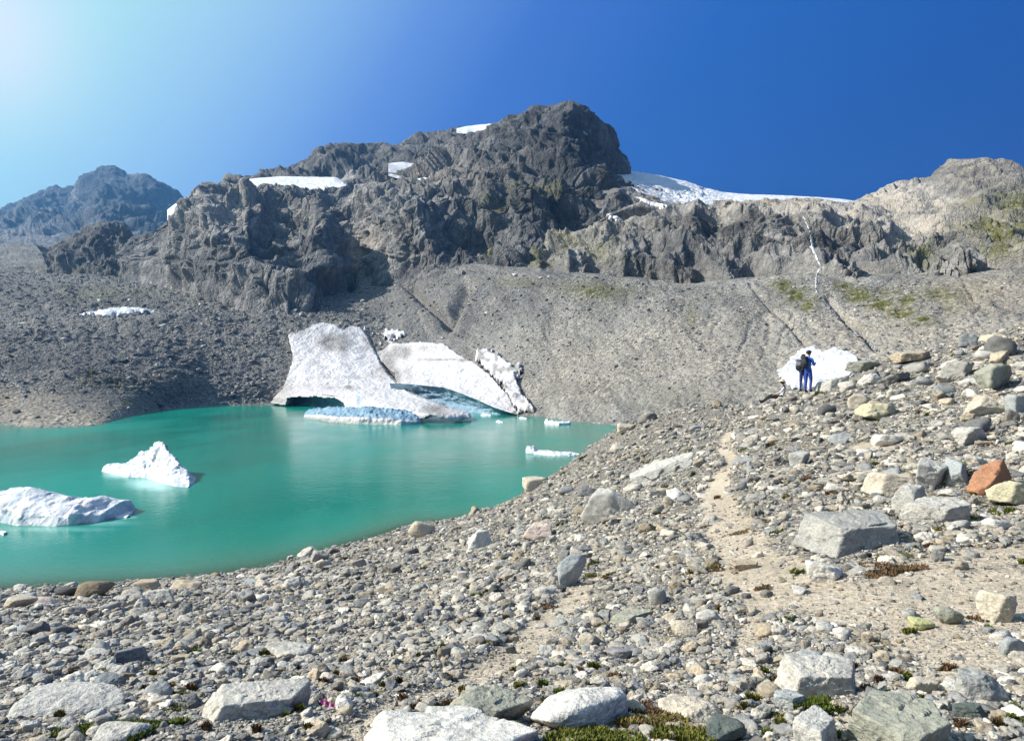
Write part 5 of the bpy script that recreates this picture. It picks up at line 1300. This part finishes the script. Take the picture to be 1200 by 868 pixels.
sun_dir = Vector((math.sin(SUN_AZ)*math.cos(SUN_EL), math.cos(SUN_AZ)*math.cos(SUN_EL), math.sin(SUN_EL)))
sl = bpy.data.lights.new('sun', 'SUN'); sl.energy = 5.0; sl.angle = R(.5); sl.color = (1, .955, .88)
so = bpy.data.objects.new('sun', sl); COL.objects.link(so); so.rotation_euler = sun_dir.to_track_quat('Z', 'Y').to_euler()

w = bpy.data.worlds.new('World'); SC.world = w; w.use_nodes = True
nt = NT(w.node_tree); bg = nt.n['Background']
sky = nt.a('ShaderNodeTexSky', sky_type='NISHITA'); sky.sun_disc = False
sky.sun_elevation = SUN_EL; sky.sun_rotation = SUN_AZ; sky.altitude = 2200; sky.air_density = 1.0; sky.dust_density = .6; sky.ozone_density = 3.0
tc = nt.a('ShaderNodeTexCoord'); dt = nt.a('ShaderNodeVectorMath', operation='DOT_PRODUCT')
nt.link(tc.outputs['Generated'], dt.inputs[0]); dt.inputs[1].default_value = sun_dir
# how the clear mountain sky pales towards the sun
pale = nt.ramp(nt.rng(dt.outputs['Value'], -.4, 1.0), [(.03, (0, .062, .34)), (.143, (0, .075, .37)), (.30, (.006, .10, .46)), (.43, (.04, .15, .57)), (.51, (.12, .27, .69)), (.575, (.25, .46, .78)), (.625, (.35, .60, .80)), (.69, (.45, .78, .80)), (.76, (.60, .84, .86)), (1, (.6, .75, .8))])
ps = nt.a('ShaderNodeVectorMath', operation='SCALE'); nt.link(pale, ps.inputs[0]); ps.inputs['Scale'].default_value = 6.0
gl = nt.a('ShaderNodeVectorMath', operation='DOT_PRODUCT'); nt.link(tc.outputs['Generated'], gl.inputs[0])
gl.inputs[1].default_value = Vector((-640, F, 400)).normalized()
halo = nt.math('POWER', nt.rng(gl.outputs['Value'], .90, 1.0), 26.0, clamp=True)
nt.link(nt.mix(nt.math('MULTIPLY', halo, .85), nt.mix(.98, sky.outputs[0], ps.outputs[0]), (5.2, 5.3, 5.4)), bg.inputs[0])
bg.inputs[1].default_value = .10

cd = bpy.data.cameras.new('camera'); cd.sensor_width = 36; cd.lens = 36*F/1200; cd.clip_start = .05; cd.clip_end = 20000
co = bpy.data.objects.new('camera', cd); COL.objects.link(co); co.location = CAM; co.rotation_euler = (R(90), 0, 0); SC.camera = co
SC.view_settings.view_transform = 'Standard'; SC.view_settings.look = 'None'; SC.view_settings.gamma = 1; SC.view_settings.exposure = 0.8
SC.view_settings.use_curve_mapping = False
SC.render.engine = 'CYCLES'
SC.cycles.use_denoising = True; SC.cycles.max_bounces = 6; SC.cycles.diffuse_bounces = 2; SC.cycles.glossy_bounces = 2; SC.cycles.transparent_max_bounces = 8; SC.cycles.volume_bounces = 0
